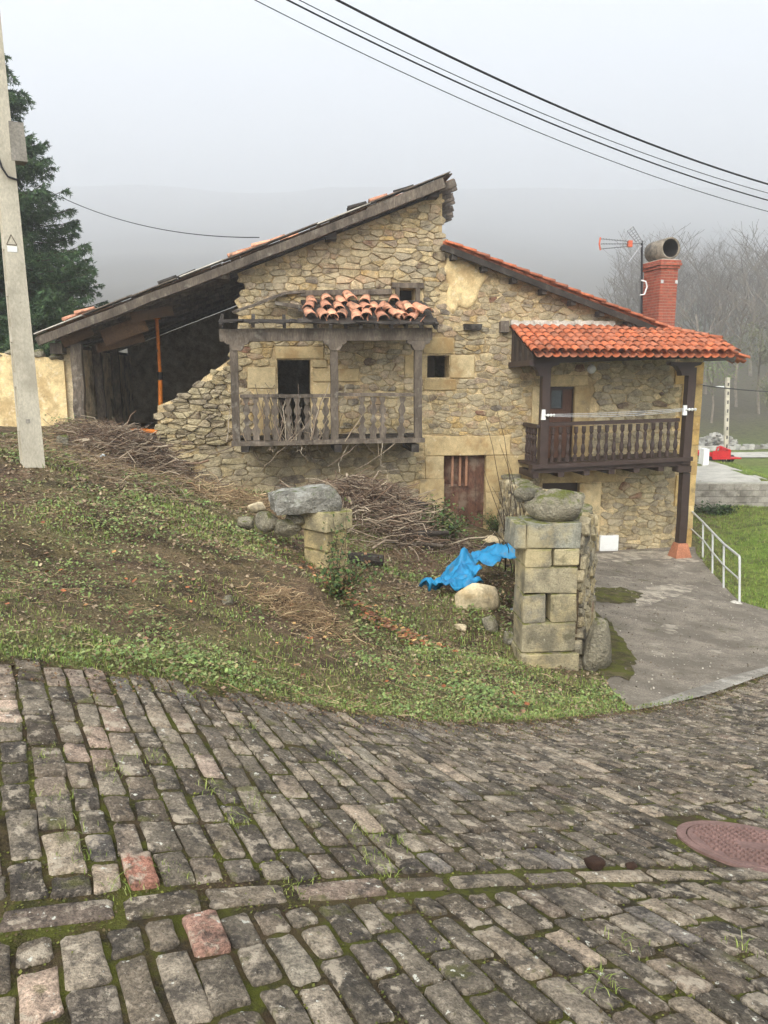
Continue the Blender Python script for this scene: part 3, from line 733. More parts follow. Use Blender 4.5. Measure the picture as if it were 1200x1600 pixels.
# dressed stones (pixel boxes in the photograph -> the wall plane)
ASH_L = [(430,541,506,561),(386,574,432,607),(396,608,432,690),(488,563,511,575),(488,576,561,597),(488,598,520,640),(488,641,530,690),
         (661,527,709,553),(632,555,667,590),(703,554,741,591),(662,592,712,610)]
ASH_R = [(663,682,797,711),(664,713,693,748),(655,749,693,823),(759,712,827,768),(759,769,823,826),
         (850,586,918,603),(898,604,918,724),(832,604,850,724),(845,732,962,753),(905,755,936,832)]
qy = [566,601,650,672,696,722,742,790,826,866]
for i in range(len(qy) - 1): ASH_R.append(((1066 if i % 2 else 1056), qy[i], None, qy[i+1]))
WL = Wall(front); WR = Wall(front); av = []
for k, (A, W_) in enumerate(((ASH_L, WL), (ASH_R, WR))):
    for a in A:
        if a[2] is None:
            u0, z1 = H(a[0], a[1]); _, z0 = H(1090, a[3]); r = (u0, uC + .03, z0, z1); W_.ashlar(*r, pr=.035, name='quoin', col=random.choice([L(206,176,118), L(198,164,102), L(190,158,104), L(210,186,132)]))
        else: r = rect(*a); W_.ashlar(*r, pr=.028, name='lintel' if (a[2] - a[0]) > 65 and a[3] - a[1] < 32 else 'dressed_stone')
        av.append(r)
av += [op_door, op_top, op_win, op_low, op_bdoor, op_cellar]
fr_top = rect(612, 443, 661, 484); av.append(fr_top)
plast_px = [(700,402),(722,408),(745,418),(764,432),(752,446),(742,470),(728,484),(716,478),(706,492),(696,470),(700,440),(694,420)]
plast = [H(*p) for p in plast_px]
in_l = lambda u, z: bool(inpoly(np.array([u]), np.array([z]), poly_l)[0])
in_r = lambda u, z: bool(inpoly(np.array([u]), np.array([z]), poly_r)[0]) and not bool(inpoly(np.array([u]), np.array([z]), plast)[0])
clipL = [((-kL, 1), zL(0) - .31)]; clipR = [((-kR, 1), zR(0) - .13), ((1, 0), uC)]
zb1 = H(500, 695)[1]; u370 = H(368, 560)[0]
WL.rubble((-8, 1.2, zb1, 7), lambda u, z: in_l(u, z) and z >= zb1 and u > u370 - .1, .31, .155, .012, .036, OCHRE, av, clipL)
WL.rubble((-8, 1.2, -2.6, zb1 + .1), lambda u, z: in_l(u, z) and z < zb1 and u > H(300, 700)[0], .42, .17, .008, .045, GREYOCH, av, (), jit=.14)
WL.rubble((-8, -4, -2.6, 2.6), lambda u, z: in_l(u, z) and ((u <= u370 - .1 and z >= zb1) or (z < zb1 and u <= H(300, 700)[0])), .30, .12, .005, .10, DRY, av, (), jit=.2)
WR.rubble((-1.4, 8, -3.4, 5.4), lambda u, z: in_r(u, z) and u < H(828, 600)[0] + .2, .29, .15, .018, .018, OCHRE, av, clipR)
WR.rubble((-1.4, 8, -3.4, 5.4), lambda u, z: in_r(u, z) and u >= H(828, 600)[0] + .2, .33, .165, .013, .032, GREYOCH + OCHRE[:4], av, clipR)
WL.emit(core_l); WR.emit(core_r)
# the patch of old plaster
pc = np.mean(plast, 0); m = MB(); n = len(plast) * 3
Pp = np.array(plast); q = resample(np.concatenate([Pp, Pp[:1]]), n + 1)[:-1] + RNG.normal(0, .02, (n, 2)); V = []; Fm = []
for (sc, h) in ((1.02, -.01), (.97, .024), (.8, .036), (.5, .034), (.2, .04)): V += [front(*(pc + (p - pc) * sc), h + RNG.uniform(-.006, .006)) for p in q]
for k in range(4): Fm += [(k*n + i, k*n + (i+1) % n, (k+1)*n + (i+1) % n, (k+1)*n + i) for i in range(n)]
Fm.append(tuple(4*n + i for i in range(n)))
mkobj('plaster_patch', V, Fm, M_PLASTER, rest_house, True)

# inner walls that close the rooms behind the openings
DEP = 7.8
def wall_along(name, parent, m, u0, w0, u1, w1, z0, zf0, zf1, th=.4):
    mb = MB(); a, b = hw(u0, w0, 0), hw(u1, w1, 0); d = (b - a) / np.linalg.norm(b - a); s = np.cross(d, [0, 0, 1]) * th / 2
    V = [a - s + [0, 0, z0], a + s + [0, 0, z0], a + s + [0, 0, zf0], a - s + [0, 0, zf0], b - s + [0, 0, z0], b + s + [0, 0, z0], b + s + [0, 0, zf1], b - s + [0, 0, zf1]]
    mb.add(V, [(0, 1, 2, 3), (5, 4, 7, 6), (1, 5, 6, 2), (4, 0, 3, 7), (3, 2, 6, 7), (1, 0, 4, 5)]); return mb.build(name, m, parent)
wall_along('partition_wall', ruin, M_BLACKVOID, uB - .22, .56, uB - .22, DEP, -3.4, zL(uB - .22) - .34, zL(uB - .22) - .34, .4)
wall_along('back_wall', ruin, mat('inner_rubble', L(150,136,112), var=.4, scale=4, bump=.8, bscale=8, bdist=.05), uE + .5, DEP + .1, uB - .2, DEP + .1, -3.4, zL(uE + .5) - .2, zL(uB) - .34, .4)
wall_along('side_wall', ruin, M_STAINPLASTER, uE + .42, .2, uE + .42, DEP - .1, -3.0, zL(uE + .4) - .42, zL(uE + .4) - .42, .34)
uI = H(371, 500)[0]
wall_along('added_inner_wall', ruin, M_BLACKVOID, uI + .2, 2.2, uI + .2, DEP - .1, -3.2, zL(uI) - .5, zL(uI) - .5, .35)  # added partition that keeps the room behind the doorway dark
wall_along('side_wall', rest_house, M_MORTAR, uC - .3, .56, uC - .3, DEP, -3.8, zR(uC) - .16, zR(uC) - .16, .55)
wall_along('back_wall', rest_house, M_MORTAR, uB + .1, DEP + .1, uC - .05, DEP + .1, -3.8, zR(uB) - .2, zR(uC) - .2, .4)
zfl = H(200, 688, .3)[1]
m = MB()
for a, b in ((-9.1, -4.6), (-4.5, uB - .5)): m.box(hw((a + b) / 2, DEP / 2 + .2, zfl - .1), b - a, DEP - .6, .16, (HU, HN, (0, 0, 1)))
m.build('upper_floor', M_BROWNPLANK, ruin)
m = MB().box(hw(3.4, DEP / 2 + .3, -.65), uC - uB - .9, DEP - .8, .16, (HU, HN, (0, 0, 1))); m.build('upper_floor', M_BROWNPLANK, rest_house)

# --- roof of the ruin
SLL = np.array(wdir(1, 0, kL)); SLL /= np.linalg.norm(SLL); NLL = np.cross(SLL, HN); NLL = NLL if NLL[2] > 0 else -NLL
def rl(u, w, off=0): return hw(u, w, zL(u)) + NLL * off
roof_l = MB()
sag = lambda u: 0
# boarding: one plank after another up the slope
ln_tot = (uRG + .12 - uE) ; u = uE; first = True; planks = []
deck = bpy.data.objects.new('roof', None); COL.objects.link(deck); deck.parent = ruin
while u < uRG + 1.75:
    wd = random.uniform(.17, .26); mb = MB(); j = RNG.normal(0, .008)
    w0 = -.40 + random.uniform(-.08, .05); w1 = DEP + .3
    if u > uRG - .05: w0 = max(w0, (u - uRG) / .22)
    if w0 > w1 - .4: break
    mb.beam(rl(u + wd / 2, w0, -.02 + j), rl(u + wd / 2, w1, -.02 + j), wd * .97 * math.hypot(1, kL), .028, NLL)
    mb.build('plank', M_BROWNPLANK, deck); u += wd
ws = [.30, 1.05, 1.85, 2.6, 3.4, 4.2, 5.0, 5.8, 6.6, 7.4]
for w_ in ws:
    e = uRG + random.uniform(.12, .28) + .22 * w_; mb = MB().beam(rl(uE + .15, w_, -.125), rl(e, w_, -.125), .12, .16, NLL, jit=.008, seg=6); mb.build('rafter', M_GREYWOOD, deck)
a_ = H(577, 342, -.45)[0]
MB().beam(rl(uE - .02, -.45, -.16), rl(a_, -.45, -.17), .13, .18, NLL, jit=.012, seg=9).build('verge_rafter', M_GREYWOOD, deck)
MB().beam(rl(a_ - .08, -.44, -.15), rl(H(690, 290, -.45)[0], -.44, -.14), .14, .22, NLL, jit=.012, seg=6).build('verge_rafter', M_GREYWOOD, deck)
for k in range(9):   # thin pale boards and slates along the edge
    ua = uE + (uRG - uE) * k / 9 + random.uniform(0, .1); ub = ua + random.uniform(.9, 1.25)
    MB().beam(rl(ua, -.42, .015 + .012 * (k % 2)), rl(min(ub, uRG + .12), -.42, .02 + .012 * (k % 2)), .26, .022, NLL).build('edge_board', M_GREYWOOD if k % 3 else M_CEMENT, deck)
# wall plate, purlin stubs
MB().beam(hw(uE + .35, -.2, zL(uE + .35) - .42), hw(uE + .35, DEP, zL(uE + .35) - .42), .26, .24).build('wall_plate', M_GREYWOOD, deck)
for (px, py) in ((349, 427), (517, 366), (677, 299)):
    uu, zz = H(px, py, -.25); MB().box(hw(uu, .1, zz), .24, .95, .26, (HU, HN, (0, 0, 1)), jit=.012).build('purlin', M_DARKOLDWOOD if px > 400 else M_GREYWOOD, deck)
for (px0, py0, px1, py1, wq, hq) in ((95, 533, 142, 512, -.15, .34), (160, 528, 228, 505, .25, .36), (205, 497, 270, 485, .1, .22), (150, 545, 225, 527, .6, .2)):
    a, b = HP(px0, py0, wq), HP(px1, py1, wq + .25); MB().beam(a, b, .03, hq, jit=.01, seg=3).build('hanging_board', M_BROWNPLANK, deck)
# posts of the open bay
for (px, w_, wd, lean) in ((96, .05, .24, .02), (166, 2.2, .2, -.06), (222, 4.4, .2, -.05)):
    uu = uE + .72 + (.0 if px < 100 else .05); pz = zfl - .3
    MB().beam(hw(uu + lean, w_, zL(uu) - .45), hw(uu, w_, pz), wd, wd * .85, up=HN, jit=.02, seg=7).build('post', M_GREYWOOD, ruin)
# loose verge tiles
for k in range(30):
    uu = uE + .25 + (uRG - uE - .3) * k / 30 + random.uniform(-.08, .08); px = 55 + (706 - 55) * k / 30
    keep = any(a < px < b for a, b in ((85, 125), (235, 285), (345, 425), (530, 560), (590, 622), (632, 660)))
    if not keep: continue
    for w_ in (-.33, -.16):
        if random.random() < .8: put_tile(TILE_GREY if px in () or 130 < px < 340 or 500 < px < 570 or px > 628 else TILE_OLD, deck, rl(uu + .22, w_ + random.uniform(-.03, .03), .06 + random.uniform(0, .03)), -SLL + NLL * .04 + RNG.normal(0, .05, 3), NLL, flip=random.random() < .2)
for k in range(60):
    uu = random.uniform(uE + .3, uRG - .1); put_tile(TILE_OLD, deck, rl(uu, random.uniform(.1, DEP), .05), -SLL, NLL)

# --- old balcony
bal = bpy.data.objects.new('balcony', None); COL.objects.link(bal); bal.parent = ruin
BW = -1.2
def vpost(par, px, py0, py1, wd, w_, m, name='post', dp=None):
    u0, z0 = H(px, py0, w_); _, z1 = H(px, py1, w_); return MB().beam(hw(u0, w_, z0), hw(u0 + RNG.normal(0, .012), w_, z1), wd, dp or wd, up=HN, jit=.006, seg=5).build(name, m, par)
for px in (370, 523, 653): vpost(bal, px, 690, 533, .17, BW, M_GREYWOOD)
def bracket(par, px, py, w_, half, ht, wd, m):
    u, z = H(px, py, w_); P = [(u - half, z), (u - half, z - ht * .25), (u - half * .75, z - ht * .42), (u - half * .62, z - ht * .4), (u - half * .5, z - ht * .8), (u - half * .36, z - ht), (u + half * .36, z - ht), (u + half * .5, z - ht * .8), (u + half * .62, z - ht * .4), (u + half * .75, z - ht * .42), (u + half, z - ht * .25), (u + half, z)]
    m_ = MB(); extr(m_, P, w_ - wd / 2, w_ + wd / 2); m_.build('post_bracket', m, par)
for px in (370, 523, 653): bracket(bal, px, 532, BW - .012, .26, .22, .2, M_GREYWOOD)
pa, pb = HP(343, 524, BW), HP(674, 522, BW); MB().beam(pa, pb, .2, .27, jit=.008, seg=7).build('eaves_beam', M_GREYWOOD, bal)
pa, pb = HP(362, 693, BW + .02), HP(662, 687, BW + .02); MB().beam(pa, pb, .3, .10, jit=.006, seg=6).build('floor_beam', M_GREYWOOD, bal)
u0, z0 = H(364, 691, BW); u1, z1 = H(660, 686, BW); nb = 22
for k in range(nb):
    uu = u0 + (u1 - u0) * (k + .5) / nb; MB().beam(hw(uu, BW + .18, z0 + (z1 - z0) * k / nb + .045), hw(uu, -.06, z0 + (z1 - z0) * k / nb + .045 + RNG.normal(0, .008)), (u1 - u0) / nb * .94, .035).build('floor_plank', M_DARKOLDWOOD, bal)
for px in (383, 528, 648):
    uu, zz = H(px, 700, BW); MB().beam(hw(uu, BW - .1, zz), hw(uu, .05, zz), .17, .18).build('joist', M_DARKOLDWOOD, bal)
for (x0, y0, x1, y1) in ((375, 619, 521, 618), (526, 616, 649, 617)):
    MB().beam(HP(x0, y0, BW), HP(x1, y1, BW), .09, .075, jit=.004, seg=4).build('rail', M_GREYWOOD, bal)
prof = [(.058,0),(.050,.10),(.066,.20),(.07,.24),(.045,.30),(.036,.36),(.052,.42),(.056,.46),(.04,.51),(.034,.57),(.052,.63),(.06,.68),(.05,.76),(.034,.84),(.05,.92),(.055,1.0)]
def flat_baluster(ht):
    P = [((.046 + (r - .046) * 1.7) * 1.2, z * ht) for r, z in prof]; P = P + [(-r, z) for r, z in P[::-1]]
    T = tessellate_polygon([[Vector((a, b, 0)) for a, b in P]]); n = len(P); v = [(a, -.018, b) for a, b in P] + [(a, .018, b) for a, b in P]
    f = [tuple(t) for t in T] + [tuple(i + n for i in t[::-1]) for t in T] + [(i, (i+1) % n, (i+1) % n + n, i + n) for i in range(n)]
    mb = MB(); mb.add(v, f); return mesh_only(mb, 'sawn_baluster', M_GREYWOOD)
zt = H(450, 622, BW)[1]; zbm = H(450, 689, BW)[1]; FB = flat_baluster(zt - zbm)
for px in (387, 401, 417, 432, 451, 466, 480, 493, 509, 566, 583, 598, 626):
    uu, zz = H(px, 689.5 if px < 520 else 687, BW); lean = RNG.normal(0, .02) + (.05 if px == 626 else 0)
    up = wdir(lean, 0, 1); up /= np.linalg.norm(up); inst(FB, 'baluster', bal, frame(hw(uu, BW, zz + .02), HU, HN, up))
# canopy of the old balcony: rotten boards, rafter ends and a heap of tiles
can = bpy.data.objects.new('balcony_roof', None); COL.objects.link(can); can.parent = ruin
ze = H(510, 506, -1.55)[1]; zt_ = H(510, 468, 0)[1]; ucl, ucr = H(338, 506, -1.55)[0], H(689, 500, -1.55)[0]
cz = lambda w_: zt_ + (ze - zt_) * (-w_ / 1.55)
CS = np.array(wdir(0, -1.55, ze - zt_)); CS /= np.linalg.norm(CS); CN = np.cross(HU, CS); CN = CN if CN[2] > 0 else -CN
uta, utb = H(474, 490, -.8)[0], H(668, 490, -.8)[0]
for k in range(15):
    uu = ucl + .1 + (ucr - ucl - .2) * k / 14; inn = uta - .1 < uu < utb + .2
    if not inn and k % 2: continue
    top = -.05 if inn else -.95
    MB().beam(hw(uu, top, cz(top) - .06), hw(uu, -1.54 + random.uniform(-.05, .05), cz(-1.54) - .06), .075, .085, CN).build('rafter', M_DARKOLDWOOD, can)
for k in range(8):
    wq = -.12 - k * .19; full = k >= 7
    MB().beam(hw(ucl + random.uniform(0, .1) if full else uta - random.uniform(0, .15), wq, cz(wq) + .002), hw(ucr - random.uniform(0, .05) if full else utb + random.uniform(-.1, .2), wq, cz(wq) + .004), .185, .022, CN, jit=.012, seg=9).build('board', M_DARKOLDWOOD, can)
for k in range(11):   # broken slates along the eave
    uu = ucl + (ucr - ucl) * (k + random.uniform(0, .7)) / 11.5
    MB().box(hw(uu + .15, -1.52 + random.uniform(-.07, .04), cz(-1.52) + .025 + random.uniform(0, .02)), random.uniform(.2, .45), random.uniform(.12, .26), .02, (HU, -CS, CN), jit=.03).build('slate', M_DARKOLDWOOD, can)
a, b = HP(366, 488, -.7), HP(440, 460, -.1)
MB().beam(a, b, .22, .05, jit=.012, seg=5).build('fallen_board', M_GREYWOOD, can)
MB().beam(b, HP(476, 455, -.02), .18, .06, jit=.012, seg=3).build('fallen_board', M_GREYWOOD, can)
MB().beam(HP(430, 474, -.25), HP(482, 482, -.3), .16, .08, jit=.01, seg=3).build('fallen_board', M_GREYWOOD, can)
MB().beam(HP(470, 458, -.04), HP(612, 456, -.04), .1, .12, jit=.01, seg=3).build('wall_batten', M_GREYWOOD, can)
for (f0, step) in ((.62, 18.5), (.30, 19.5), (.0, 21)):
    px = 483.0 + random.uniform(-3, 3)
    while px < (662 if f0 > .5 else 640):
        wq = -1.55 * f0; uu = H(px, 480, wq)[0]; px += step * random.uniform(.9, 1.1)
        if f0 < .1 and random.random() < .35: continue
        wild = .45 if px > 615 else .2
        dd = CS + HU * random.gauss(0, wild) + CN * random.gauss(.05, .05)
        put_tile(TILE_BIG, can, hw(uu, wq, cz(wq)) + CN * (.05 + .05 * random.random()), dd, CN, roll=random.gauss(0, wild * .6))
        if random.random() < .6: put_tile(TILE_BIG, can, hw(uu + .15, wq, cz(wq)) + CN * .0, dd, CN, flip=True)
for (px, py) in ((600, 497), (637, 494), (652, 497), (543, 470)):
    wq = -1.3 * (py - 458) / 46; uu = H(px, py, wq)[0]; put_tile(TILE_BIG, can, hw(uu, wq, cz(wq)) - CS * .35 + CN * .18, CS + HU * random.gauss(0, .5), CN, roll=random.gauss(0, .5))

# wooden frame of the little attic window, and door leaf below
fw = bpy.data.objects.new('attic_window', None); COL.objects.link(fw); fw.parent = ruin
ut0, ut1, zt0, zt1 = op_top
for (a, b) in (((fr_top[0], zt1 + .06), (fr_top[1], zt1 + .06)), ((fr_top[0] + .05, zt0 - .08), (fr_top[1], zt0 - .08))):
    MB().beam(hw(*[a[0], -.03, a[1]]), hw(*[b[0], -.03, b[1]]), .12, .12, jit=.005, seg=3).build('frame', M_GREYWOOD, fw)
for uu in (ut0 - .05, ut1 + .05): MB().beam(hw(uu, -.02, zt0 - .02), hw(uu, -.02, zt1), .1, .12, up=HN).build('frame', M_GREYWOOD, fw)

# ================================================================ the restored house
dl = bpy.data.objects.new('cellar_door', None); COL.objects.link(dl); dl.parent = rest_house
u0, u1, z0, z1 = op_low; zm = H(720, 762)[1]; nbd = 5; bw_ = (u1 - u0) / nbd
ubar = H(735, 740)[0]
for k in range(nbd):
    hi_ = zm if u0 + bw_ * (k + .5) < ubar else z1 - .01
    MB().box(hw(u0 + bw_ * (k + .5), .22, (z0 + hi_) / 2), bw_ * .97, .045, hi_ - z0, (HU, HN, (0, 0, 1))).build('plank', M_DOORWOOD, dl)
MB().box(hw((u0 + ubar) / 2, .20, zm + .03), ubar - u0, .06, .07, (HU, HN, (0, 0, 1))).build('rail', M_DOORWOOD, dl)
MB().box(hw((u0 + ubar) / 2, .20, z1 - .06), ubar - u0, .06, .08, (HU, HN, (0, 0, 1))).build('rail', M_DOORWOOD, dl)
mbar = mat('bare_bar_wood', L(156,116,90), var=.2, bump=.2)
for px in (709, 721, 731):
    uu = H(px, 740)[0]; MB().box(hw(uu, .17, (zm + z1) / 2), .055, .05, z1 - zm - .05, (HU, HN, (0, 0, 1))).build('bar', mbar, dl)
MB().box(hw((u0 + ubar) / 2, .32, (zm + z1) / 2), ubar - u0, .03, z1 - zm, (HU, HN, (0, 0, 1))).build('shutter', M_DOORWOOD, dl)
# upstairs door
M_DOORBROWN = mat('brown_door', L(98,68,52), var=.2, scale=6, bump=.2, rough=.55, stretch=(1, 1, .25))
dr = bpy.data.objects.new('balcony_door', None); COL.objects.link(dr); dr.parent = rest_house
u0, u1, z0, z1 = op_bdoor
MB().box(hw((u0 + u1) / 2, .2, (z0 + z1) / 2), u1 - u0, .06, z1 - z0, (HU, HN, (0, 0, 1))).build('door_leaf', M_DOORBROWN, dr)
for (a, b, c, d) in ((u0, u0 + .07, z0, z1), (u1 - .07, u1, z0, z1), (u0 + .07, u1 - .07, z1 - .07, z1)):
    MB().box(hw((a + b) / 2, .12, (c + d) / 2), b - a, .1, d - c, (HU, HN, (0, 0, 1))).build('frame', M_PAINTWOOD, dr)
gp = rect(862, 610, 877, 637, .15); M_PANE = mat('dark_glass', L(60,70,72), var=.3, scale=12, bump=.1, rough=.15, spec=.6)
MB().box(hw((gp[0] + gp[1]) / 2, .165, (gp[2] + gp[3]) / 2), gp[1] - gp[0], .01, gp[3] - gp[2], (HU, HN, (0, 0, 1))).build('pane', M_PANE, dr)
for (a, b, c, d) in ((gp[0] - .03, gp[0], gp[2], gp[3]), (gp[1], gp[1] + .03, gp[2], gp[3]), (gp[0] - .03, gp[1] + .03, gp[3], gp[3] + .03), (gp[0] - .03, gp[1] + .03, gp[2] - .03, gp[2])):
    MB().box(hw((a + b) / 2, .155, (c + d) / 2), b - a, .03, d - c, (HU, HN, (0, 0, 1))).build('moulding', M_PAINTWOOD, dr)
for (a, b) in ((z0 + .12, z0 + .75), (z0 + .9, gp[2] - .1)):
    MB().box(hw((u0 + u1) / 2, .158, (a + b) / 2), (u1 - u0) * .55, .02, b - a, (HU, HN, (0, 0, 1))).build('panel', M_DOORBROWN, dr)
# dark panel filling the cellar opening
u0, u1, z0, z1 = op_cellar; MB().box(hw((u0 + u1) / 2, .3, (z0 + z1) / 2), u1 - u0, .05, z1 - z0, (HU, HN, (0, 0, 1))).build('cellar_panel', M_PAINTWOOD, rest_house)
# main roof: deck, purlin ends, verge tiles
mr_ = bpy.data.objects.new('roof', None); COL.objects.link(mr_); mr_.parent = rest_house
SR = np.array(wdir(1, 0, kR)); SR /= np.linalg.norm(SR); NR = np.cross(SR, HN); NR = NR if NR[2] > 0 else -NR
def rr(u, w_, off=0): return hw(u, w_, zR(u)) + NR * off
MB().beam(rr(uB - .02, 3.85, -.10), rr(uRE - .08, 3.85, -.10), 8.3, .06, NR).build('roof_deck', M_PAINTWOOD, mr_)
MB().beam(rr(uB - .02, -.34, -.13), rr(uRE - .1, -.34, -.13), .05, .14, NR).build('barge_board', M_DARKOLDWOOD, mr_)
for k in range(10):
    uu = uB + .25 + (uC - uB - .2) * k / 9.0; MB().beam(hw(uu, -.30, zR(uu) - .24), hw(uu, .3, zR(uu) - .24), .13, .13).build('purlin', M_DARKOLDWOOD, mr_)
sp = .345; nt_ = int((uRE - uB) * math.hypot(1, kR) / sp)
for k in range(nt_ + 1):
    base = rr(uB, 0, 0) + SR * (k * sp)
    for j, w_ in enumerate((-.30, -.06, .18)):
        put_tile(TILE_NEW, mr_, base + HN * (w_ - .0) + NR * (.02 + RNG.normal(0, .006)), SR + NR * .05, NR)
        put_tile(TILE_NEW, mr_, base + HN * (w_ + .12) + NR * -.015, SR - NR * .04, NR, flip=True)
MB().beam(rr(uRE - .12, -.3, -.06), rr(uRE - .12, DEP, -.06), .04, .12).build('fascia', M_PAINTWOOD, mr_)
# end of the main eave, lower right
for j in range(6): put_tile(TILE_NEW, mr_, rr(uRE - .32, -.1 + j * .24 + .3, .045), SR - NR * .06, NR)
# balcony canopy
UPV = np.array([0, 0, 1.0])
rb = bpy.data.objects.new('balcony_roof', None); COL.objects.link(rb); rb.parent = rest_house
RW = -1.75; ztop = H(870, 510, 0)[1]; zeave = H(985, 552, RW)[1] + .02; ua = H(797, 515, 0)[0]; ub = H(1152, 540, RW)[0]
RS = np.array(wdir(0, RW, zeave - ztop)); lenS = np.linalg.norm(RS); RS /= lenS; RNn = np.cross(HU, RS); RNn = RNn if RNn[2] > 0 else -RNn
rz = lambda w_: ztop + (zeave - ztop) * (w_ / RW)
MB().beam(hw((ua + ub) / 2, 0, rz(0)) - RNn * .085, hw((ua + ub) / 2, RW + .12, rz(RW + .12)) - RNn * .085, ub - ua - .06, .03, RNn).build('roof_deck', M_PAINTWOOD, rb)
for k in range(17):
    uu = ua + .1 + (ub - ua - .25) * k / 16; MB().beam(hw(uu, -.05, rz(-.05)) - RNn * .145, hw(uu, RW + .16, rz(RW + .16)) - RNn * .145, .08, .09, RNn).build('rafter', M_PAINTWOOD, rb)
nc = 25; cw = (ub - ua - .1) / (nc - 1); nr_ = 6; rs = (lenS - .08) / nr_
for c in range(nc):
    for r in range(nr_):
        uu = ua + .05 + cw * c + RNG.normal(0, .006); p = hw(uu, 0, ztop) + RS * (r * rs + RNG.normal(0, .006))
        if r == 0: p = p + RS * .02
        if p[2] > zR(uu) + .10: continue
        put_tile(TILE_NEW, rb, p + RNn * (.04 + RNG.normal(0, .004)), RS + RNn * .045 + HU * RNG.normal(0, .012), RNn)
        if c < nc - 1: put_tile(TILE_NEW, rb, p + HU * cw / 2 - RNn * .028, RS - RNn * .03, RNn, flip=True)
ux = uB + (ztop + .06 - zR(uB)) / kR      # where the main verge comes down to the canopy
wv = lambda u: RW * np.clip((ztop - zR(u)) / (ztop - zeave), 0, 1)
vp0, vp1 = hw(ux, wv(ux), rz(wv(ux))), hw(ub, wv(ub), rz(wv(ub))); vd = (vp1 - vp0); vl = np.linalg.norm(vd); vd /= vl; k = 0.0
while k < vl - .15: put_tile(TILE_NEW, rb, vp0 + vd * k + UPV * .07, vd + UPV * .04, UPV); k += .33
mb = MB(); n = 18   # mortar flashing where the canopy meets the wall
for k in range(n):
    uu = ua + (H(958, 508)[0] - ua) * (k + .5) / n; mb.box(hw(uu, -.06, ztop + .07 + RNG.normal(0, .012)), (H(958, 508)[0] - ua) / n * 1.12, .14, .13 + random.uniform(-.03, .03), (HU, HN, (0, 0, 1)), jit=.015)
mb.build('flashing', M_CEMENT, rb, kind='stuff')
# boarded cheek on the near end of the canopy
zc0 = H(800, 566, 0)[1]
for k in range(8):
    wq = -.06 - k * .2; wq2 = wq - .19; zt0_, zt1_ = rz(wq) - .1, rz(wq2) - .1; V = [hw(ua + .03, wq, zc0), hw(ua + .03, wq2, zc0), hw(ua + .03, wq2, max(zc0 + .03, zt1_)), hw(ua + .03, wq, max(zc0 + .03, zt0_))]
    V += [p + HU * .03 for p in V]; MB().add(V, [(0, 1, 2, 3), (7, 6, 5, 4), (0, 4, 5, 1), (1, 5, 6, 2), (2, 6, 7, 3), (3, 7, 4, 0)]).build('cheek_board', M_DARKOLDWOOD if k % 2 else M_PAINTWOOD, rb)
MB().beam(hw(ua + .02, .0, zc0 - .07), hw(ua + .02, RW + .1, zc0 - .04), .09, .13).build('cheek_beam', M_PAINTWOOD, rb)
# balcony
bb = bpy.data.objects.new('balcony', None); COL.objects.link(bb); bb.parent = rest_house
RBW = -1.05
for px in (847, 1069):
    vpost(bb, px, 725, 574, .20, RBW, M_PAINTWOOD)
    uu, zz = H(px, 566, RBW); hf = .42
    P = [(uu - hf, zz + .0), (uu - hf * .9, zz - .06), (uu - hf * .55, zz - .1), (uu - hf * .3, zz - .22), (uu - .1, zz - .32), (uu + .1, zz - .32), (uu + hf * .3, zz - .22), (uu + hf * .55, zz - .1), (uu + hf * .9, zz - .06), (uu + hf, zz)]
    m = MB(); extr(m, P, RBW - .11, RBW + .11); m.build('post_bracket', M_PAINTWOOD, bb)
MB().beam(HP(826, 560, RBW), HP(1098, 551, RBW), .2, .26).build('eaves_beam', M_PAINTWOOD, bb)
pa, pb = HP(829, 729, RBW), HP(1078, 716, RBW); MB().beam(pa, pb, .3, .10).build('floor_beam', M_PAINTWOOD, bb)
pa2, pb2 = pa - [0, 0, .11] + HN * .05, pb - [0, 0, .11] + HN * .05; MB().beam(pa2, pb2, .2, .12).build('floor_beam', M_PAINTWOOD, bb)
u0, z0 = H(829, 727, RBW); u1, z1 = H(1078, 714, RBW); nb = 20
for k in range(nb):
    uu = u0 + (u1 - u0) * (k + .5) / nb; zz = z0 + (z1 - z0) * (k + .5) / nb; MB().beam(hw(uu, RBW + .16, zz), hw(uu, -.04, zz), (u1 - u0) / nb * .96, .05).build('floor_plank', M_PAINTWOOD, bb)
for k in range(7):
    uu = u0 + .12 + (u1 - u0 - .24) * k / 6; zz = z0 + (z1 - z0) * k / 6 - .24; MB().beam(hw(uu, RBW - .05, zz), hw(uu, .05, zz), .15, .15).build('joist', M_PAINTWOOD, bb)
vpost(bb, 1063, 852, 738, .2, RBW + .02, M_PAINTWOOD, 'lower_post')
uu, zz = H(1065, 735, RBW); MB().box(hw(uu, RBW, zz + .05), .34, .3, .16, (HU, HN, (0, 0, 1))).build('post_cap', M_PAINTWOOD, bb)
uu, zz = H(1062, 868, RBW); zt2 = H(1062, 848, RBW)[1]
MB().box(hw(uu, RBW, (zz - .1 + zt2) / 2), .46, .46, zt2 - zz + .1, (HU, HN, (0, 0, 1)), taper=.55).build('post_base', mat('red_sandstone', L(168,112,84), var=.2, bump=.5, bscale=30), bb)
ra, rb2 = HP(856, 663, RBW), HP(1061, 656, RBW); MB().beam(ra, rb2, .1, .085).build('rail', M_PAINTWOOD, bb)
TB = [(.036,0),(.036,.17),(.020,.19),(.024,.21),(.034,.26),(.040,.34),(.034,.42),(.022,.50),(.028,.52),(.022,.54),(.024,.60),(.033,.68),(.028,.74),(.018,.78),(.024,.80),(.036,.83),(.036,1.0)]
zb_, zt3 = H(950, 718, RBW)[1], H(950, 664, RBW)[1]; hb = zt3 - zb_
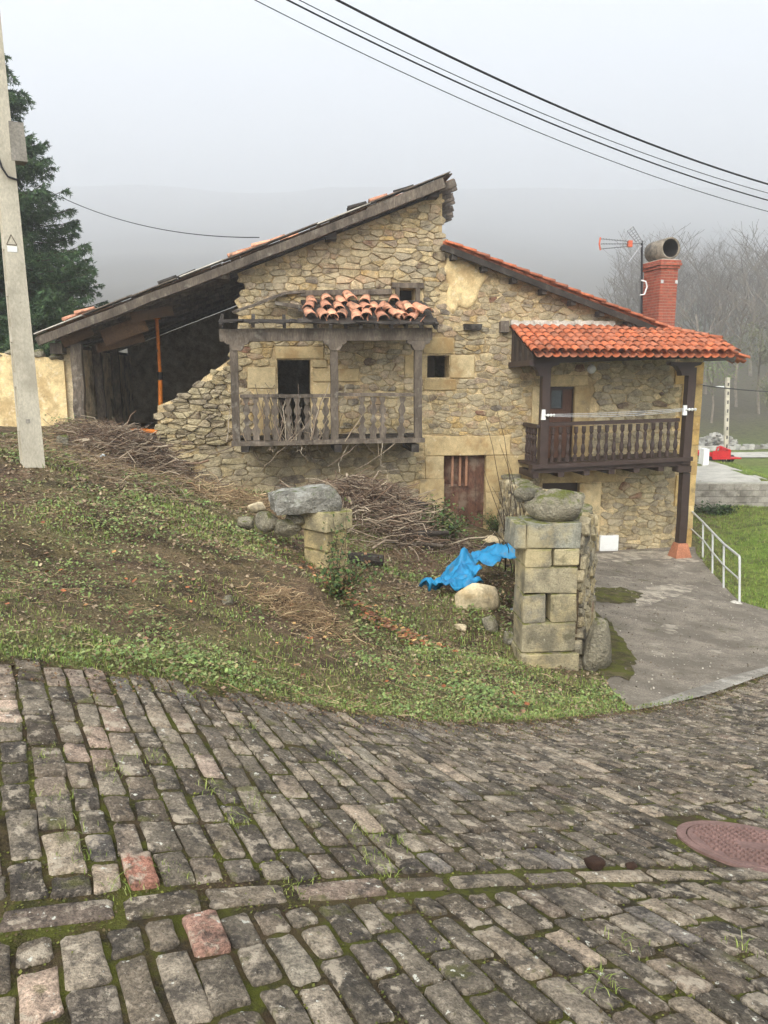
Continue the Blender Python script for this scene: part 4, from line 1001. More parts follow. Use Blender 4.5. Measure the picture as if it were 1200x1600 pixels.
mb = MB(); mb.tube_z((0, 0, 0), [(r * 1.35, z * hb) for r, z in TB], 8); TBM = mesh_only(mb, 'turned_baluster', M_PAINTWOOD)
for k in range(17):
    px = 862 + (1054 - 862) * k / 16; uu, zz = H(px, 722.5 - (px - 862) * .05, RBW); inst(TBM, 'baluster', bb, frame(hw(uu, RBW, zz), HU, HN, (0, 0, 1)))
us, zs = H(838, 724, RBW); 
for k in range(4): inst(TBM, 'baluster', bb, frame(hw(us + .02, RBW + .2 + k * .2, zs), HU, HN, (0, 0, 1)))
MB().beam(hw(us + .02, RBW, zs + hb + .04), hw(us + .02, 0, zs + hb + .04), .1, .085).build('rail', M_PAINTWOOD, bb)
# lamp, meter cabinet, cable on the corner
mb = MB(); uu, zz = H(923, 577); o = hw(uu, -.04, zz); v = []; f = []; n = 16
for k, (r, h) in enumerate(((.11, 0), (.11, .03), (.09, .07), (.05, .095), (.001, .10))):
    v += [o + HU * r * math.cos(2*math.pi*i/n) + np.array([0, 0, r * math.sin(2*math.pi*i/n)]) - HN * h for i in range(n)]
    if k: f += [((k-1)*n + i, (k-1)*n + (i+1) % n, k*n + (i+1) % n, k*n + i) for i in range(n)]
mb.add(v, f).build('wall_lamp', M_WHITE, rest_house, True)
r = rect(936, 836, 963, 859)
mc = MB().box(hw((r[0]+r[1])/2, -.05, (r[2]+r[3])/2), r[1]-r[0], .1, r[3]-r[2], (HU, HN, (0, 0, 1))).build('meter_cabinet', M_WHITE, rest_house)
MB().box(hw((r[0]+r[1])/2, -.106, (r[2]+r[3])/2), (r[1]-r[0])*.82, .012, (r[3]-r[2])*.8, (HU, HN, (0, 0, 1))).build('cabinet_door', M_WHITE, mc)
MB().beam(hw(H(905,862)[0], -.06, H(905,866)[1]), hw(H(1050,852)[0], -.06, H(1050,858)[1]), .14, .12).build('wall_footing', M_PATH, rest_house)
# old beam ends and stone brackets set in the front
for (px, py, wd, ht, m_) in ((738, 511, .42, .14, M_DARKOLDWOOD), (787, 511, .2, .26, M_GREYWOOD)):
    uu, zz = H(px, py, -.1); MB().box(hw(uu, -.06, zz), wd, .26, ht, (HU, HN, (0, 0, 1)), jit=.02).build('beam_end', m_, rest_house)
# chimney
M_SOOTSHADE = mat('soot_and_shade', L(44,40,36), var=.3, bump=.3)
CW = 2.0; cu, czb = H(1036, 500, CW); 
chim = bpy.data.objects.new('chimney', None); COL.objects.link(chim); chim.parent = rest_house
ca = math.radians(5); cx_ = HU * math.cos(ca) + HN * math.sin(ca); cy_ = np.cross([0, 0, 1], cx_)
ztc = H(1036, 423, CW)[1]; zbc = H(1036, 520, CW)[1]; SX, SY = .52, .86
cc = hw(cu, CW + .3, 0)
BR = mesh_only(MB().box((0, 0, 0), 1, 1, 1), 'brick', M_BRICK)
M_JOINT = mat('brick_mortar', L(186,170,150), var=.15, bump=.3)
MB().box(cc + [0, 0, (ztc + zbc) / 2], SX - .02, SY - .02, ztc - zbc, (cx_, cy_, (0, 0, 1))).build('core', M_JOINT, chim)
def bricks(z, sx, sy, h, odd):
    g = .015
    for (ax1, ax2, ln, off) in ((cx_, cy_, sx, sy / 2), (cy_, cx_, sy, sx / 2)):
        for sg in (-1, 1):
            n = max(2, round(ln / .235)); bl = ln / n; k = -.5 if odd else 0
            while k < n:
                a, b = max(0, k) * bl, min(n, k + 1) * bl; k += 1
                if b - a < .04: continue
                p = cc + ax1 * ((a + b) / 2 - ln / 2) + ax2 * sg * (off - .02) + np.array([0, 0, z + h / 2])
                sc = Matrix.Diagonal((b - a - g, .05, h - g, 1)); inst(BR, 'brick', chim, frame(p, ax1, ax2, (0, 0, 1)) @ sc)
hcr = .078; z = zbc; k = 0
while z < ztc - .01: bricks(z, SX, SY, hcr, k % 2); z += hcr; k += 1
for e, (gx_) in enumerate((.07, .14, .10)):
    MB().box(cc + [0, 0, z + hcr / 2], SX + gx_ - .03, SY + gx_ - .03, hcr - .002, (cx_, cy_, (0, 0, 1))).build('cap_core', M_JOINT, chim)
    bricks(z, SX + gx_, SY + gx_, hcr, e % 2); z += hcr
MB().box(cc + [0, 0, z + .01], SX, SY, .02, (cx_, cy_, (0, 0, 1))).build('cap_slab', M_CEMENT, chim)
mb = MB(); n = 28; ro, ri = .29, .245; pl_ = .85; pc_ = cc + np.array([0, 0, z + .02 + ro]); v = []; f = []
for k, (r, yq) in enumerate(((ro, -pl_/2), (ro, pl_/2), (ri, pl_/2), (ri, -pl_/2))):
    v += [pc_ + cx_ * r * math.cos(2*math.pi*i/n) + np.array([0, 0, r * math.sin(2*math.pi*i/n)]) + cy_ * yq for i in range(n)]
f = [(((k) * n) + (i+1) % n, k*n + i, ((k+1) % 4)*n + i, ((k+1) % 4)*n + (i+1) % n) for k in range(4) for i in range(n)]
MB().tube([pc_ - cy_ * (pl_ / 2 - .03), pc_ + cy_ * (pl_ / 2 - .03)], ri - .003, 24, cap=False).build('sooty_shade_lining', M_SOOTSHADE, chim, True)  # dark sooty liner; the pipe's inner shade is put into its colour
mb.add(v, f).build('flue_pipe', mat('sooty_pipe', L(136,126,110), var=.3, scale=5, bump=.4, patches=[(L(70,64,58), 4, .54, .08, .7)]), chim, True)
mb = MB(); 
for k in range(14):
    a = random.uniform(0, 6.28); mb.box(cc + cx_ * (SX * .62) * math.cos(a) + cy_ * SY * .6 * math.sin(a) + [0, 0, zR(cu + SX * .6 * math.cos(a)) + .07], .3, .28, .2, (cx_, cy_, (0, 0, 1)), jit=.05)
mb.build('chimney_flaunching', mat('white_render', L(214,208,194), var=.15, bump=.5), chim, kind='stuff')
for sg in (-.42, .42): MB().box(cc + cx_ * SX * sg - cy_ * (SY / 2 + .015) + [0, 0, H(1036, 441, CW)[1]], .07, .03, .09, (cx_, cy_, (0, 0, 1))).build('clamp', M_IRON, chim)

# ================================================================ things round the houses
def rock(name, c, sx, sy, sz, m, label=None, cat='rock', rot=0.0, seed=0, sink=.15, parent=None, group=None, sharp=.22, pw=.8):
    r_ = np.random.default_rng(seed); nu, nv = 20, 13; cuts = []
    for _ in range(11):
        pn = r_.normal(0, 1, 3); pn /= np.linalg.norm(pn); cuts.append((pn, r_.uniform(.62, .95)))
    off = r_.normal(0, 1, (7, 3)); am = r_.uniform(.4, 1, 7)
    V = []; cs, sn = math.cos(rot), math.sin(rot)
    for j in range(nv + 1):
        for i in range(nu):
            t = math.pi * j / nv; a = 2 * math.pi * i / nu; d = np.array([math.sin(t) * math.cos(a), math.sin(t) * math.sin(a), math.cos(t)])
            r = 1 + sharp * sum(am[k] * math.sin(3.1 * (d @ off[k]) + k) for k in range(7)) / 3.0
            p = np.sign(d) * np.abs(d) ** pw * r
            for pn, pd in cuts:
                e_ = p @ pn - pd
                if e_ > 0: p = p - pn * e_ * .92
            x, y, z = p[0] * sx / 2, p[1] * sy / 2, p[2] * sz / 2
            V.append(np.array(c) + np.array([x * cs - y * sn, x * sn + y * cs, z + sz / 2 - sink * sz]))
    F = [(j*nu + i, (j+1)*nu + i, (j+1)*nu + (i+1) % nu, j*nu + (i+1) % nu) for j in range(nv) for i in range(nu)]
    off_ = np.array(c)
    o = mkobj(name, np.array(V) - (off_ if parent is None else 0), F, m, parent, True)
    if parent is None: o.location = tuple(off_)
    if label: tag(o, label, cat, group)
    return o
def gp(px, py):
    p = hit(px, py); return np.array([p[0], p[1], float(Zg(p[0], p[1]))])

# --- television aerial on its mast
mz_ = CW + .25
o = HP(1003, 492, mz_); an = thing('television_aerial', 'orange-tipped television aerial on a dark mast beside the brick chimney', 'aerial', o)
MB().tube([o - [0, 0, .2], HP(1003, 376, mz_)], .03, 8).build('mast', M_CABLE, an)
M_ALU = mat('aluminium', L(150,150,150), var=.1, bump=0, rough=.45, metal=.5); M_ORP = mat('orange_plastic', L(206,104,72), var=.1, bump=.05, rough=.5)
hub = HP(998, 380, mz_); tip = HP(938, 380, mz_ - .5)
def P_(px, py): return HP(px, py, mz_ - .05)
for (a, b, c, d) in (((980,361),(989,354),(1003,377),(996,381)), ((1000,386),(1003,384),(985,408),(982,410))):
    A, B, C_, D = (P_(*q) for q in (a, b, c, d)); mb = MB()
    for e in ((A, B), (B, C_), (C_, D), (D, A)): mb.tube(e, .013, 5)
    mb.build('reflector_frame', M_ALU, an)
    for k in range(1, 6): MB().tube([A + (D - A) * k / 6, B + (C_ - B) * k / 6], .009, 4).build('reflector_rod', M_ALU, an)
    MB().tube([(A + B) / 2, (C_ + D) / 2], .009, 4).build('reflector_rod', M_ALU, an)
MB().box(P_(984, 381), .12, .1, .17, (HU, HN, (0, 0, 1))).build('junction_box', M_ORP, an)
for dy0, dy1 in ((-8, -4), (0, 0), (8, 4)):
    a, b = HP(939, 381 + dy0, mz_ - .4), HP(982, 381 + dy1, mz_ - .05); MB().tube([a, b], .011, 4).build('boom', M_ALU, an)
    for k in range(10):
        q = a + (b - a) * (k + .5) / 10; MB().tube([q - HN * .09, q + HN * .09], .006, 4).build('element', M_ALU, an)
MB().tube([HP(938, 371, mz_ - .4), HP(936.5, 381, mz_ - .42), HP(938, 391, mz_ - .4)], .022, 6).build('end_bar', M_ORP, an)
MB().tube([P_(984, 381), P_(998, 380), P_(1003, 379)], .022, 6).build('arm', M_ALU, an)
MB().tube([HP(1002, 438, mz_ - .1), HP(1009, 440, mz_ - .12), HP(1011, 448, mz_ - .12), HP(1007, 460, mz_ - .1), HP(1000, 461, mz_ - .1)], .022, 6).build('mast_bracket', M_WHITE, an)
MB().tube([HP(1003, 470, mz_), HP(1004, 486, mz_ - .1), HP(999, 492, mz_ - .15), HP(998, 500, mz_ - .1)], .009, 5).build('lead', M_CABLE, an)

# --- washing line across the restored balcony
wl = thing('washing_line', 'white retractable washing line stretched between the two balcony posts', 'washing line', HP(850, 655, RBW - .13))
for (px, py) in ((849, 648), (1070, 641)):
    MB().box(HP(px, py, RBW - .13), .10, .06, .24, (HU, HN, (0, 0, 1)), taper=.8).build('bracket', M_WHITE, wl)
for (x0, x1, yy) in ((851, 866, 649), (1071, 1087, 640)):
    MB().tube([HP(x0, yy, RBW - .16), HP(x1, yy - .4, RBW - .2)], .022, 8).build('spring_rod', M_IRON, wl)
    for k in range(3): MB().tube([HP(x0 + (x1 - x0) * (.3 + .3 * k), yy, RBW - .17), HP(x0 + (x1 - x0) * (.45 + .3 * k), yy, RBW - .18)], .036, 8).build('knob', M_WHITE, wl)
M_CORD = mat('white_cord', L(206,208,208), var=.05, bump=0, rough=.6)
for k in range(3):
    a, b = HP(866, 647.5 + k * 1.6, RBW - .16), HP(1068, 638.5 + k * 1.7, RBW - .16); t = np.linspace(0, 1, 9)[:, None]
    MB().tube(a * (1 - t) + b * t - np.array([0, 0, 1]) * (4 * t * (1 - t)) * (.02 + .02 * k), .005, 4).build('cord', M_CORD, wl)

# --- props and oddments in the open bay
pp = HP(252, 690, 1.6); pr_ = thing('shoring_prop', 'tall orange steel prop holding up the broken roof', 'prop', pp)
a, b = HP(252, 692, 1.6), HP(250, 585, 1.6); MB().tube([a, b], .055, 10).build('outer_tube', M_ORANGE, pr_)
c = HP(245, 498, 1.6); MB().tube([b, c], .042, 10).build('inner_tube', M_ORANGE, pr_)
MB().tube([b - [0, 0, .14], b + [0, 0, .06]], .07, 10).build('collar', M_RUBBER, pr_)
MB().box(c, .16, .16, .02, (HU, HN, (0, 0, 1))).build('head_plate', M_ORANGE, pr_); MB().box(a, .16, .16, .02, (HU, HN, (0, 0, 1))).build('foot_plate', M_ORANGE, pr_)
o = tag(MB().tube([HP(204, 672, .6), HP(246, 674, .6)], .05, 8).build('fallen_prop', M_ORANGE), 'orange steel tube lying low beside the broken wall', 'tube')
# plaster wall that carries on to the left
pw0, pw1 = uE - 4.2, uE + .42
wq = .1; pz = lambda u: H(40, 556, wq)[1] + .06 * math.sin(u * 3)
gw = thing('plastered_wall', 'ochre plastered wall with ragged stone top behind the concrete pole', 'wall', hw((pw0 + pw1) / 2, wq, -.2))
n = 16; top = [(pw0 + (pw1 - pw0) * k / n, pz(pw0 + (pw1 - pw0) * k / n) + RNG.normal(0, .03)) for k in range(n + 1)]
V, F = slab([(pw1, -1.5), ] + top[::-1] + [(pw0, -1.5)], [], lambda u, z, p: hw(u, wq - p, z), 0, -.4)
mkobj('wall', V, F, M_PLASTER, gw)
for k in range(11):
    uu = pw0 + (pw1 - pw0) * (k + .5) / 11; rock('coping_stone', hw(uu, wq + .15, pz(uu) - .06), random.uniform(.35, .55), .5, random.uniform(.14, .24), M_ROCK, rot=TH, seed=200 + k, parent=gw)

# --- concrete pole
pb_ = np.array(atd(51, 726, 10.0)); pb_[2] -= .05
pole = thing('utility_pole', 'pale tapering concrete utility pole with recessed side panels', 'pole', pb_)
pa_ = math.radians(33); FX = np.array([math.cos(pa_), math.sin(pa_), 0]); FY = np.array([-math.sin(pa_), math.cos(pa_), 0]); UPZ = np.array([0, 0, 1.0])
PH = 8.0; lean_ = np.array([-.012, 0, 1.0])
def pp_(x, y, z):
    k = 1 - .5 * z / PH; return pb_ + FX * x * k + FY * y * k + lean_ * z
def pbox(mb, x0, x1, y0, y1, z0, z1, seg=1):
    v = []; f = []
    for s_ in range(seg + 1):
        z = z0 + (z1 - z0) * s_ / seg; v += [pp_(x0, y0, z), pp_(x1, y0, z), pp_(x1, y1, z), pp_(x0, y1, z)]
        if s_: o = 4 * (s_ - 1); f += [(o, o+1, o+5, o+4), (o+1, o+2, o+6, o+5), (o+2, o+3, o+7, o+6), (o+3, o, o+4, o+7)]
    f += [(3, 2, 1, 0), tuple(4 * seg + i for i in range(4))]; return mb.add(v, f)
hx, hy_ = .128, .15
pbox(MB(), -hx, hx, -hy_, -.095, -.4, PH, 8).build('front_flange', M_CONCPOLE, pole)
pbox(MB(), -hx, hx, .095, hy_, -.4, PH, 8).build('back_flange', M_CONCPOLE, pole)
pbox(MB(), -hx + .065, hx - .065, -.095, .095, -.4, PH, 8).build('web', M_CONCPOLE, pole)
for k in range(15):
    z = .02 + k * .56; pbox(MB(), -hx + .004, hx - .004, -.094, .094, z - (.3 if k == 0 else .09), z + .09).build('rib', M_CONCPOLE, pole)
o_ = pp_(hx + .07, -.04, 3.98); MB().box(o_, .17, .2, .44, (FX, FY, UPZ), jit=.008).build('junction_box', M_BLOCK, pole)
MB().box(o_ - FX * .1, .1, .06, .08, (FX, FY, UPZ)).build('box_bracket', M_RUBBER, pole)
MB().tube([pp_(-hx - .02, -hy_ * .5, 4.0), pp_(-hx * .6, -hy_ - .02, 3.66), pp_(0, -hy_ - .02, 3.56), pp_(hx, -hy_ - .015, 3.54), pp_(hx + .03, -.03, 3.5)], .012, 6).build('cable_loop', M_CABLE, pole)
tz = 2.72; q = pp_(-.03, -hy_ - .004, tz); MB().box(q, .11, .004, .07, (FX, FY, UPZ)).build('number_plate', M_WHITE, pole)
T3 = [pp_(-.10, -hy_ - .003, tz + .05), pp_(.04, -hy_ - .003, tz + .05), pp_(-.03, -hy_ - .003, tz + .17)]; mb = MB()
for i in range(3): mb.tube([T3[i], T3[(i + 1) % 3]], .0045, 4)
mb.build('warning_triangle', M_GREYWOOD, pole)
MB().box(pp_(-.03, -hy_ - .002, .62), .05, .006, .05, (FX, FY, UPZ)).build('stamped_mark', M_BLOCK, pole)

# --- overhead cables
def cable(label, a, b, sag_, r, n=26, name='overhead_cable', group='overhead cables'):
    t = np.linspace(0, 1, n)[:, None]; P = a * (1 - t) + b * t - UPZ * (4 * t * (1 - t)) * sag_
    c = P[0].copy(); mb = MB(); mb.tube(P - c, r, 6); o = mb.build(name, M_CABLE); o.location = tuple(c); return tag(o, label, 'cable', group)
cable('thick black twisted cable, uppermost of those crossing the sky', atd(470, -30, 9.0), atd(1290, 312, 14.0), .25, .014)
cable('black cable crossing the sky just below the thick uppermost one', atd(395, -28, 8.8), atd(1290, 336, 14.0), .27, .010)
cable('thin black cable close above the lowest of those crossing the sky', atd(440, -14, 8.9), atd(1290, 324, 14.2), .26, .0055)
cable('thin black cable, lowest of those crossing the sky', atd(350, -25, 8.7), atd(1290, 352, 14.1), .30, .0055)
cable('thin cable from the spruce to the roof of the ruined house', atd(60, 290, 27), atd(405, 371, 20), .45, .013)
cable('thin cable running past the far street lamp', atd(1096, 602, 24), atd(1290, 612, 40), .12, .02)

# --- the spruce
def spruce(base, hgt, rad):
    t = thing('spruce_tree', 'tall dark spruce rising behind the concrete pole and the low roof', 'tree', base)
    MB().tube([base - UPZ * .3, base + UPZ * hgt * .5, base + UPZ * hgt], [.24, .14, .015], 8).build('trunk', mat('spruce_bark', L(74,62,52), bump=.8), t)
    r_ = np.random.default_rng(5); BR_, TW = [], []
    z = .9
    while z < hgt - .15:
        Lr = rad * ((hgt - z) / hgt) ** .85; nb = 18 if z < hgt * .8 else 9
        for k in range(nb):
            a = r_.uniform(0, 6.283); ln = Lr * r_.uniform(.8, 1.06) + .12; zz = z + r_.uniform(-.15, .15)
            s = np.linspace(0, 1, 7); d = np.array([math.cos(a), math.sin(a), 0]); droop = r_.uniform(.10, .26) * ln if z < hgt * .72 else -.35 * ln
            P = base + UPZ * zz + d * (s * ln)[:, None] + UPZ * (-droop * np.sin(s * math.pi * .62) + .22 * droop * s ** 3 + .10 * ln * s ** 3)[:, None]
            rel = P - H0; pu = rel @ HU; pw_ = rel @ HN
            if np.any((pu > uE - .3) & (pw_ > -.9) & (P[:, 2] < zL(0) + kL * pu + .12)): continue
            BR_.append(P); sd2 = np.array([-d[1], d[0], 0])
            m = int(ln * 34) + 8
            for q in range(m):
                f = r_.uniform(.12, 1.0); i = min(5, int(f * 6)); p = P[i] + (P[i+1] - P[i]) * (f * 6 - i)
                tl_ = (.55 * (1 - f) + .16) * min(1, ln / 1.6) * r_.uniform(.7, 1.25); dd = d * r_.uniform(.35, .8) + sd2 * r_.choice([-1, 1]) * r_.uniform(.35, 1) + UPZ * r_.uniform(-.8, .15)
                dd /= np.linalg.norm(dd); u = np.linspace(0, 1, 4)[:, None]; TW.append(p + dd * u * tl_ - UPZ * .16 * tl_ * u ** 2)
        z += .24 + .08 * (1 - z / hgt)
    V1, F1 = strands(np.array(BR_), np.linspace(.028, .006, 7)[None], 4)
    mkobj('branches', V1, F1, mat('spruce_twig', L(70,58,46), bump=0), t, kind='stuff')
    TW = np.array(TW); N_ = len(TW); nn = 14
    f = r_.uniform(0, 2.999, (N_, nn)); i = f.astype(int); fr = (f - i)[..., None]; idx = np.arange(N_)[:, None]
    p = TW[idx, i] * (1 - fr) + TW[idx, i + 1] * fr; ax_ = (TW[:, 3] - TW[:, 0])[:, None]; ax_ = ax_ / (np.linalg.norm(ax_, axis=2, keepdims=True) + 1e-9)
    d = r_.normal(0, 1, (N_, nn, 3)); d -= (d * ax_).sum(2, keepdims=True) * ax_; d /= np.linalg.norm(d, axis=2, keepdims=True) + 1e-9
    d = d * .8 + ax_ * .65; s = np.cross(d, r_.normal(0, 1, (N_, nn, 3))); s /= np.linalg.norm(s, axis=2, keepdims=True) + 1e-9
    ln = r_.uniform(.06, .115, (N_, nn, 1)); V = np.stack([p - s * .015, p + s * .015, p + d * ln], 2).reshape(-1, 3)
    F = np.arange(len(V)).reshape(-1, 3); C_ = pick_cols(N_, [L(66,90,58), L(78,104,66), L(56,78,52), L(88,112,70), L(70,94,64)], r_, .2, nn * 3)
    mkobj('crown', V, F, mat('spruce_needles', attr=True, var=.2, scale=2, fvar=0, bump=0, rough=.7), t, kind='stuff', cols=C_)
sb = atd(-6, 700, 22.0); sb[2] = float(Z(sb[0], sb[1])); spruce(sb, 11.3 - sb[2], 4.8)

# --- right-hand gate pillar with its boulder and the rubble wall behind
pz_ = -1.98; po = np.array(atd(858, 1020, 9.35)); pbase = np.array([po[0], po[1] + .3, pz_])
pt = math.radians(4); PX = np.array([math.cos(pt), math.sin(pt), 0]); PY = np.array([-math.sin(pt), math.cos(pt), 0])
gpil = thing('gate_pillar', 'mossy dressed-stone gate pillar carrying a big rounded boulder', 'pillar', pbase)
def block(parent, x0, x1, y0, y1, z0, z1, col, name='block', X=PX, Y=PY, O=po, m=M_MOSSYASHLAR, jit=.011):
    """dressed block with arrised edges"""
    g = .006; x0 += g; x1 -= g; y0 += g; y1 -= g; z0 += g; z1 -= g; c = .014; V = []; F = []
    for (z, k) in ((z0, 0), (z0 + c, 1), (z1 - c, 1), (z1, 0)):
        e = 0 if k else c
        for (a, b) in ((x0 + c + e*0, y0 + e), (x1 - c, y0 + e), (x1 - e, y0 + c), (x1 - e, y1 - c), (x1 - c, y1 - e), (x0 + c, y1 - e), (x0 + e, y1 - c), (x0 + e, y0 + c)):
            V.append(np.array([O[0], O[1], 0]) + X * (a + RNG.uniform(-jit, jit)) + Y * (b + RNG.uniform(-jit, jit)) + UPZ * (z + RNG.uniform(-jit, jit)))
    for k in range(3): F += [(k*8 + i, k*8 + (i+1) % 8, (k+1)*8 + (i+1) % 8, (k+1)*8 + i) for i in range(8)]
    F += [tuple(range(7, -1, -1)), tuple(24 + i for i in range(8))]
    V = np.array(V); return mkobj(name, V, F, m, parent, False, None, np.repeat(np.array([col]), len(V), 0))
def pzx(px, py): q = atd(px, py, 9.35); return (q[0] - po[0]), q[2]
rows = [(1020, 971, [815, 900]), (971, 924, [815, 852, 858, 900]), (924, 880, [815, 900]), (880, 852, [815, 858, 900]), (852, 810, [797, 818, 902])]
SCOL = [L(168,157,128), L(158,149,124), L(174,161,126), L(146,139,120)]
for (y1, y0, xs) in rows:
    z0, z1 = pzx(858, y1)[1], pzx(858, y0)[1]
    segs = [(xs[0], xs[1]), (xs[2], xs[3])] if len(xs) == 4 else [(xs[i], xs[i+1]) for i in range(len(xs) - 1)]
    for (a, b) in segs: block(gpil, pzx(a, 950)[0], pzx(b, 950)[0], RNG.uniform(-.008, .008), .52, z0, z1, random.choice(SCOL) if y0 > 820 else L(150,148,132))
block(gpil, pzx(812, 950)[0], pzx(906, 950)[0], -.05, .6, pz_ - .3, pzx(858, 1021)[1], L(168,156,124), 'plinth')
MB().box(np.array([po[0], po[1], 0]) + PY * .35 + UPZ * (pzx(858, 915)[1]), .6, .3, 1.3, (PX, PY, UPZ)).build('core', M_BLACKVOID, gpil)
zt4 = pzx(858, 810)[1]
rock('boulder', np.array([*(po + PX * .09 + PY * .27)[:2], zt4 - .02]), .78, .62, .43, M_ROCK, 'big rounded mossy boulder resting on top of the gate pillar', rot=.08, seed=11, sink=.02, sharp=.10)
rock('rock', np.array([*(po + PX * -.10 + PY * .95)[:2], zt4 + .10]), .34, .30, .22, M_ROCK, 'small pale rock on the wall just behind the boulder', rot=.5, seed=12, sink=.05)
gwl = thing('garden_wall', 'rough rubble wall running back from the gate pillar beside the path', 'wall', np.array([po[0] + .5, po[1] + 1, -2.1]))
A0 = np.array([po[0] + .36, po[1] + .12]); A1 = np.array([2.98, 10.75]); A2 = np.array([3.2, 13.0]); A3 = np.array([hw(2.0, -.3, 0)[0], hw(2.0, -.3, 0)[1]])
def wall_run(P0, P1, th, h0, h1, zb, left=False, rw=.26, rh=.15):
    d = P1 - P0; ln = np.linalg.norm(d); d = d / ln; nn_ = np.array([d[1], -d[0]])
    for side in ((1, -1) if left else (1,)):
        fn = lambda u, z, p, side=side: np.array([*(P0 + d * u + nn_ * side * (th / 2 + p + .10 * max(0, (1.0 - (z - zb)))) - nn_ * th / 2), z])
        W_ = Wall(fn); W_.rubble((0, ln, zb, max(h0, h1)), lambda u, z: 0 <= u <= ln and z < h0 + (h1 - h0) * u / ln, rw, rh, .006, .06, [L(160,148,118), L(140,132,112), L(176,158,116), L(120,114,100), L(150,136,104)], (), (), jit=.25)
        if side == -1:
            W_.st = [(a, b, [tuple(q[::-1]) for q in c], e, f, g) for (a, b, c, e, f, g) in W_.st]
        W_.emit(gwl, 120)
    mb = MB(); c0 = P0 - nn_ * th / 2; c1 = P1 - nn_ * th / 2
    V = []
    for c, h in ((c0, h0), (c1, h1)):
        for s_ in (-1, 1): V += [np.array([*(c + nn_ * s_ * th / 2), zb - .3]), np.array([*(c + nn_ * s_ * th / 2), h - .04])]
    mb.add(V, [(0, 1, 3, 2), (4, 6, 7, 5), (2, 3, 7, 6), (0, 4, 5, 1), (1, 5, 7, 3)]).build('core', M_EARTHJOINT, gwl)
    k = 0.0
    while k < ln:
        s_ = random.uniform(.28, .5); q = P0 + d * (k + s_ / 2) - nn_ * th / 2; rock('cap_stone', np.array([*q, h0 + (h1 - h0) * k / ln - .06]), s_, th * random.uniform(.8, 1.1), random.uniform(.12, .24), M_ROCK, rot=math.atan2(d[1], d[0]) + RNG.normal(0, .2), seed=int(k * 97) + 300, parent=gwl); k += s_
wall_run(A0, A1, .5, zt4 - .12, zt4 - .22, -2.3); wall_run(A1, A2, .5, zt4 - .22, zt4 - .5, -2.6); wall_run(A2, A3, .5, zt4 - .5, -.95, -2.9, left=True)
rock('rock', gp(932, 1045), .36, .42, .8, M_ROCK, 'tall leaning slab at the foot of the rubble wall beside the path', rot=.5, seed=21, sink=.2, sharp=.15)

# --- ruined left-hand gate pillar
lo = np.array(atd(511, 830, 10.35)); la = math.radians(47); LX = np.array([math.cos(la), math.sin(la), 0]); LY = np.array([-math.sin(la), math.cos(la), 0])
lz = lambda py: atd(511, py, 10.35)[2]
lp = thing('gate_pillar', 'broken stone gate pillar with creeper, a grey slab lying on top', 'pillar', np.array([lo[0], lo[1], lz(905)]))
block(lp, 0, .50, 0, .60, lz(834), lz(802), L(184,170,132), O=lo, X=LX, Y=LY)
block(lp, .05, .44, .05, .55, lz(868), lz(834), L(200,180,130), O=lo, X=LX, Y=LY)
block(lp, .05, .44, .05, .55, lz(905), lz(868), L(204,184,136), O=lo, X=LX, Y=LY)
block(lp, .03, .42, .04, .47, lz(945), lz(905), L(190,172,128), O=lo, X=LX, Y=LY)
sa = np.array([math.cos(.3), math.sin(.3), 0]); sbx = np.array([-sa[1], sa[0], 0]); so_ = np.array(atd(434, 800, 10.3))
V = []
for (zz, k) in ((0, .0), (.09, -.03), (.19, -.02), (.25, .06)):
    for t_ in np.linspace(0, 1, 25)[:-1]:
        e = (t_ * 4) % 1; q = [(e, 0), (1, e), (1 - e, 1), (0, 1 - e)][int(t_ * 4)]; V.append(sa * (k + q[0] * (.84 - 2 * k) + RNG.normal(0, .014)) + sbx * (k + q[1] * (.62 - 2 * k) + RNG.normal(0, .014)) + UPZ * (zz + .06 * q[0] * (zz > .2) + RNG.normal(0, .012)))
F = [(k*24 + i, k*24 + (i+1) % 24, (k+1)*24 + (i+1) % 24, (k+1)*24 + i) for k in range(3) for i in range(24)]; V.append(sa * .42 + sbx * .31 + UPZ * .29); F += [(72 + i, 72 + (i+1) % 24, 96) for i in range(24)]
o = mkobj('rock_slab', V, F, M_GREYROCK); o.location = tuple(np.array([so_[0], so_[1], lz(803)])); tag(o, 'grey weathered slab lying on the broken gate pillar', 'rock')
for k, (px, py, d, s, lab) in enumerate(((402, 792, 11.2, .22, 'pale yellowish stone perched at the end of the broken wall'), (385, 815, 11, .26, 'low grey stone half buried among dry stems beside the broken pillar'), (420, 812, 10.8, .36, 'squat brown stone wedged left of the broken gate pillar'),
      (452, 822, 10.7, .34, 'blocky mossy stone tucked under the grey slab'), (425, 862, 10.4, .3, 'pale stump-like stone in the bank below the broken pillar'), (460, 812, 10.7, .26, 'dark flat stone touching the broken gate pillar'))):
    p = atd(px, py, d); rock('rock', p - UPZ * s * .35, s * 1.3, s, s * .8, M_ROCK if k != 0 else M_STAINPLASTER, lab, rot=k * 1.1, seed=40 + k)
for k, (px, py, s, lab) in enumerate(((742, 945, .62, 'large pale boulder lying beside the blue tarpaulin'), (822 - 55, 985, .3, 'angular mossy stone at the foot of the gate pillar'), (720, 985, .16, 'small reddish stone in the grass before the tarpaulin'),
      (800, 1010, .26, 'flat pale stone by the pillar base'), (357, 937, .13, 'small tan stone on the bare soil of the bank'), (97, 688 + 6, .3, 'cream stone by the foot of the concrete pole'))):
    p = gp(px, py); rock('rock', p, s * 1.15, s * .8, s * .75, M_ROCK if k not in (0, 2) else M_STAINPLASTER, lab, rot=.5 + k, seed=60 + k, sink=.25)
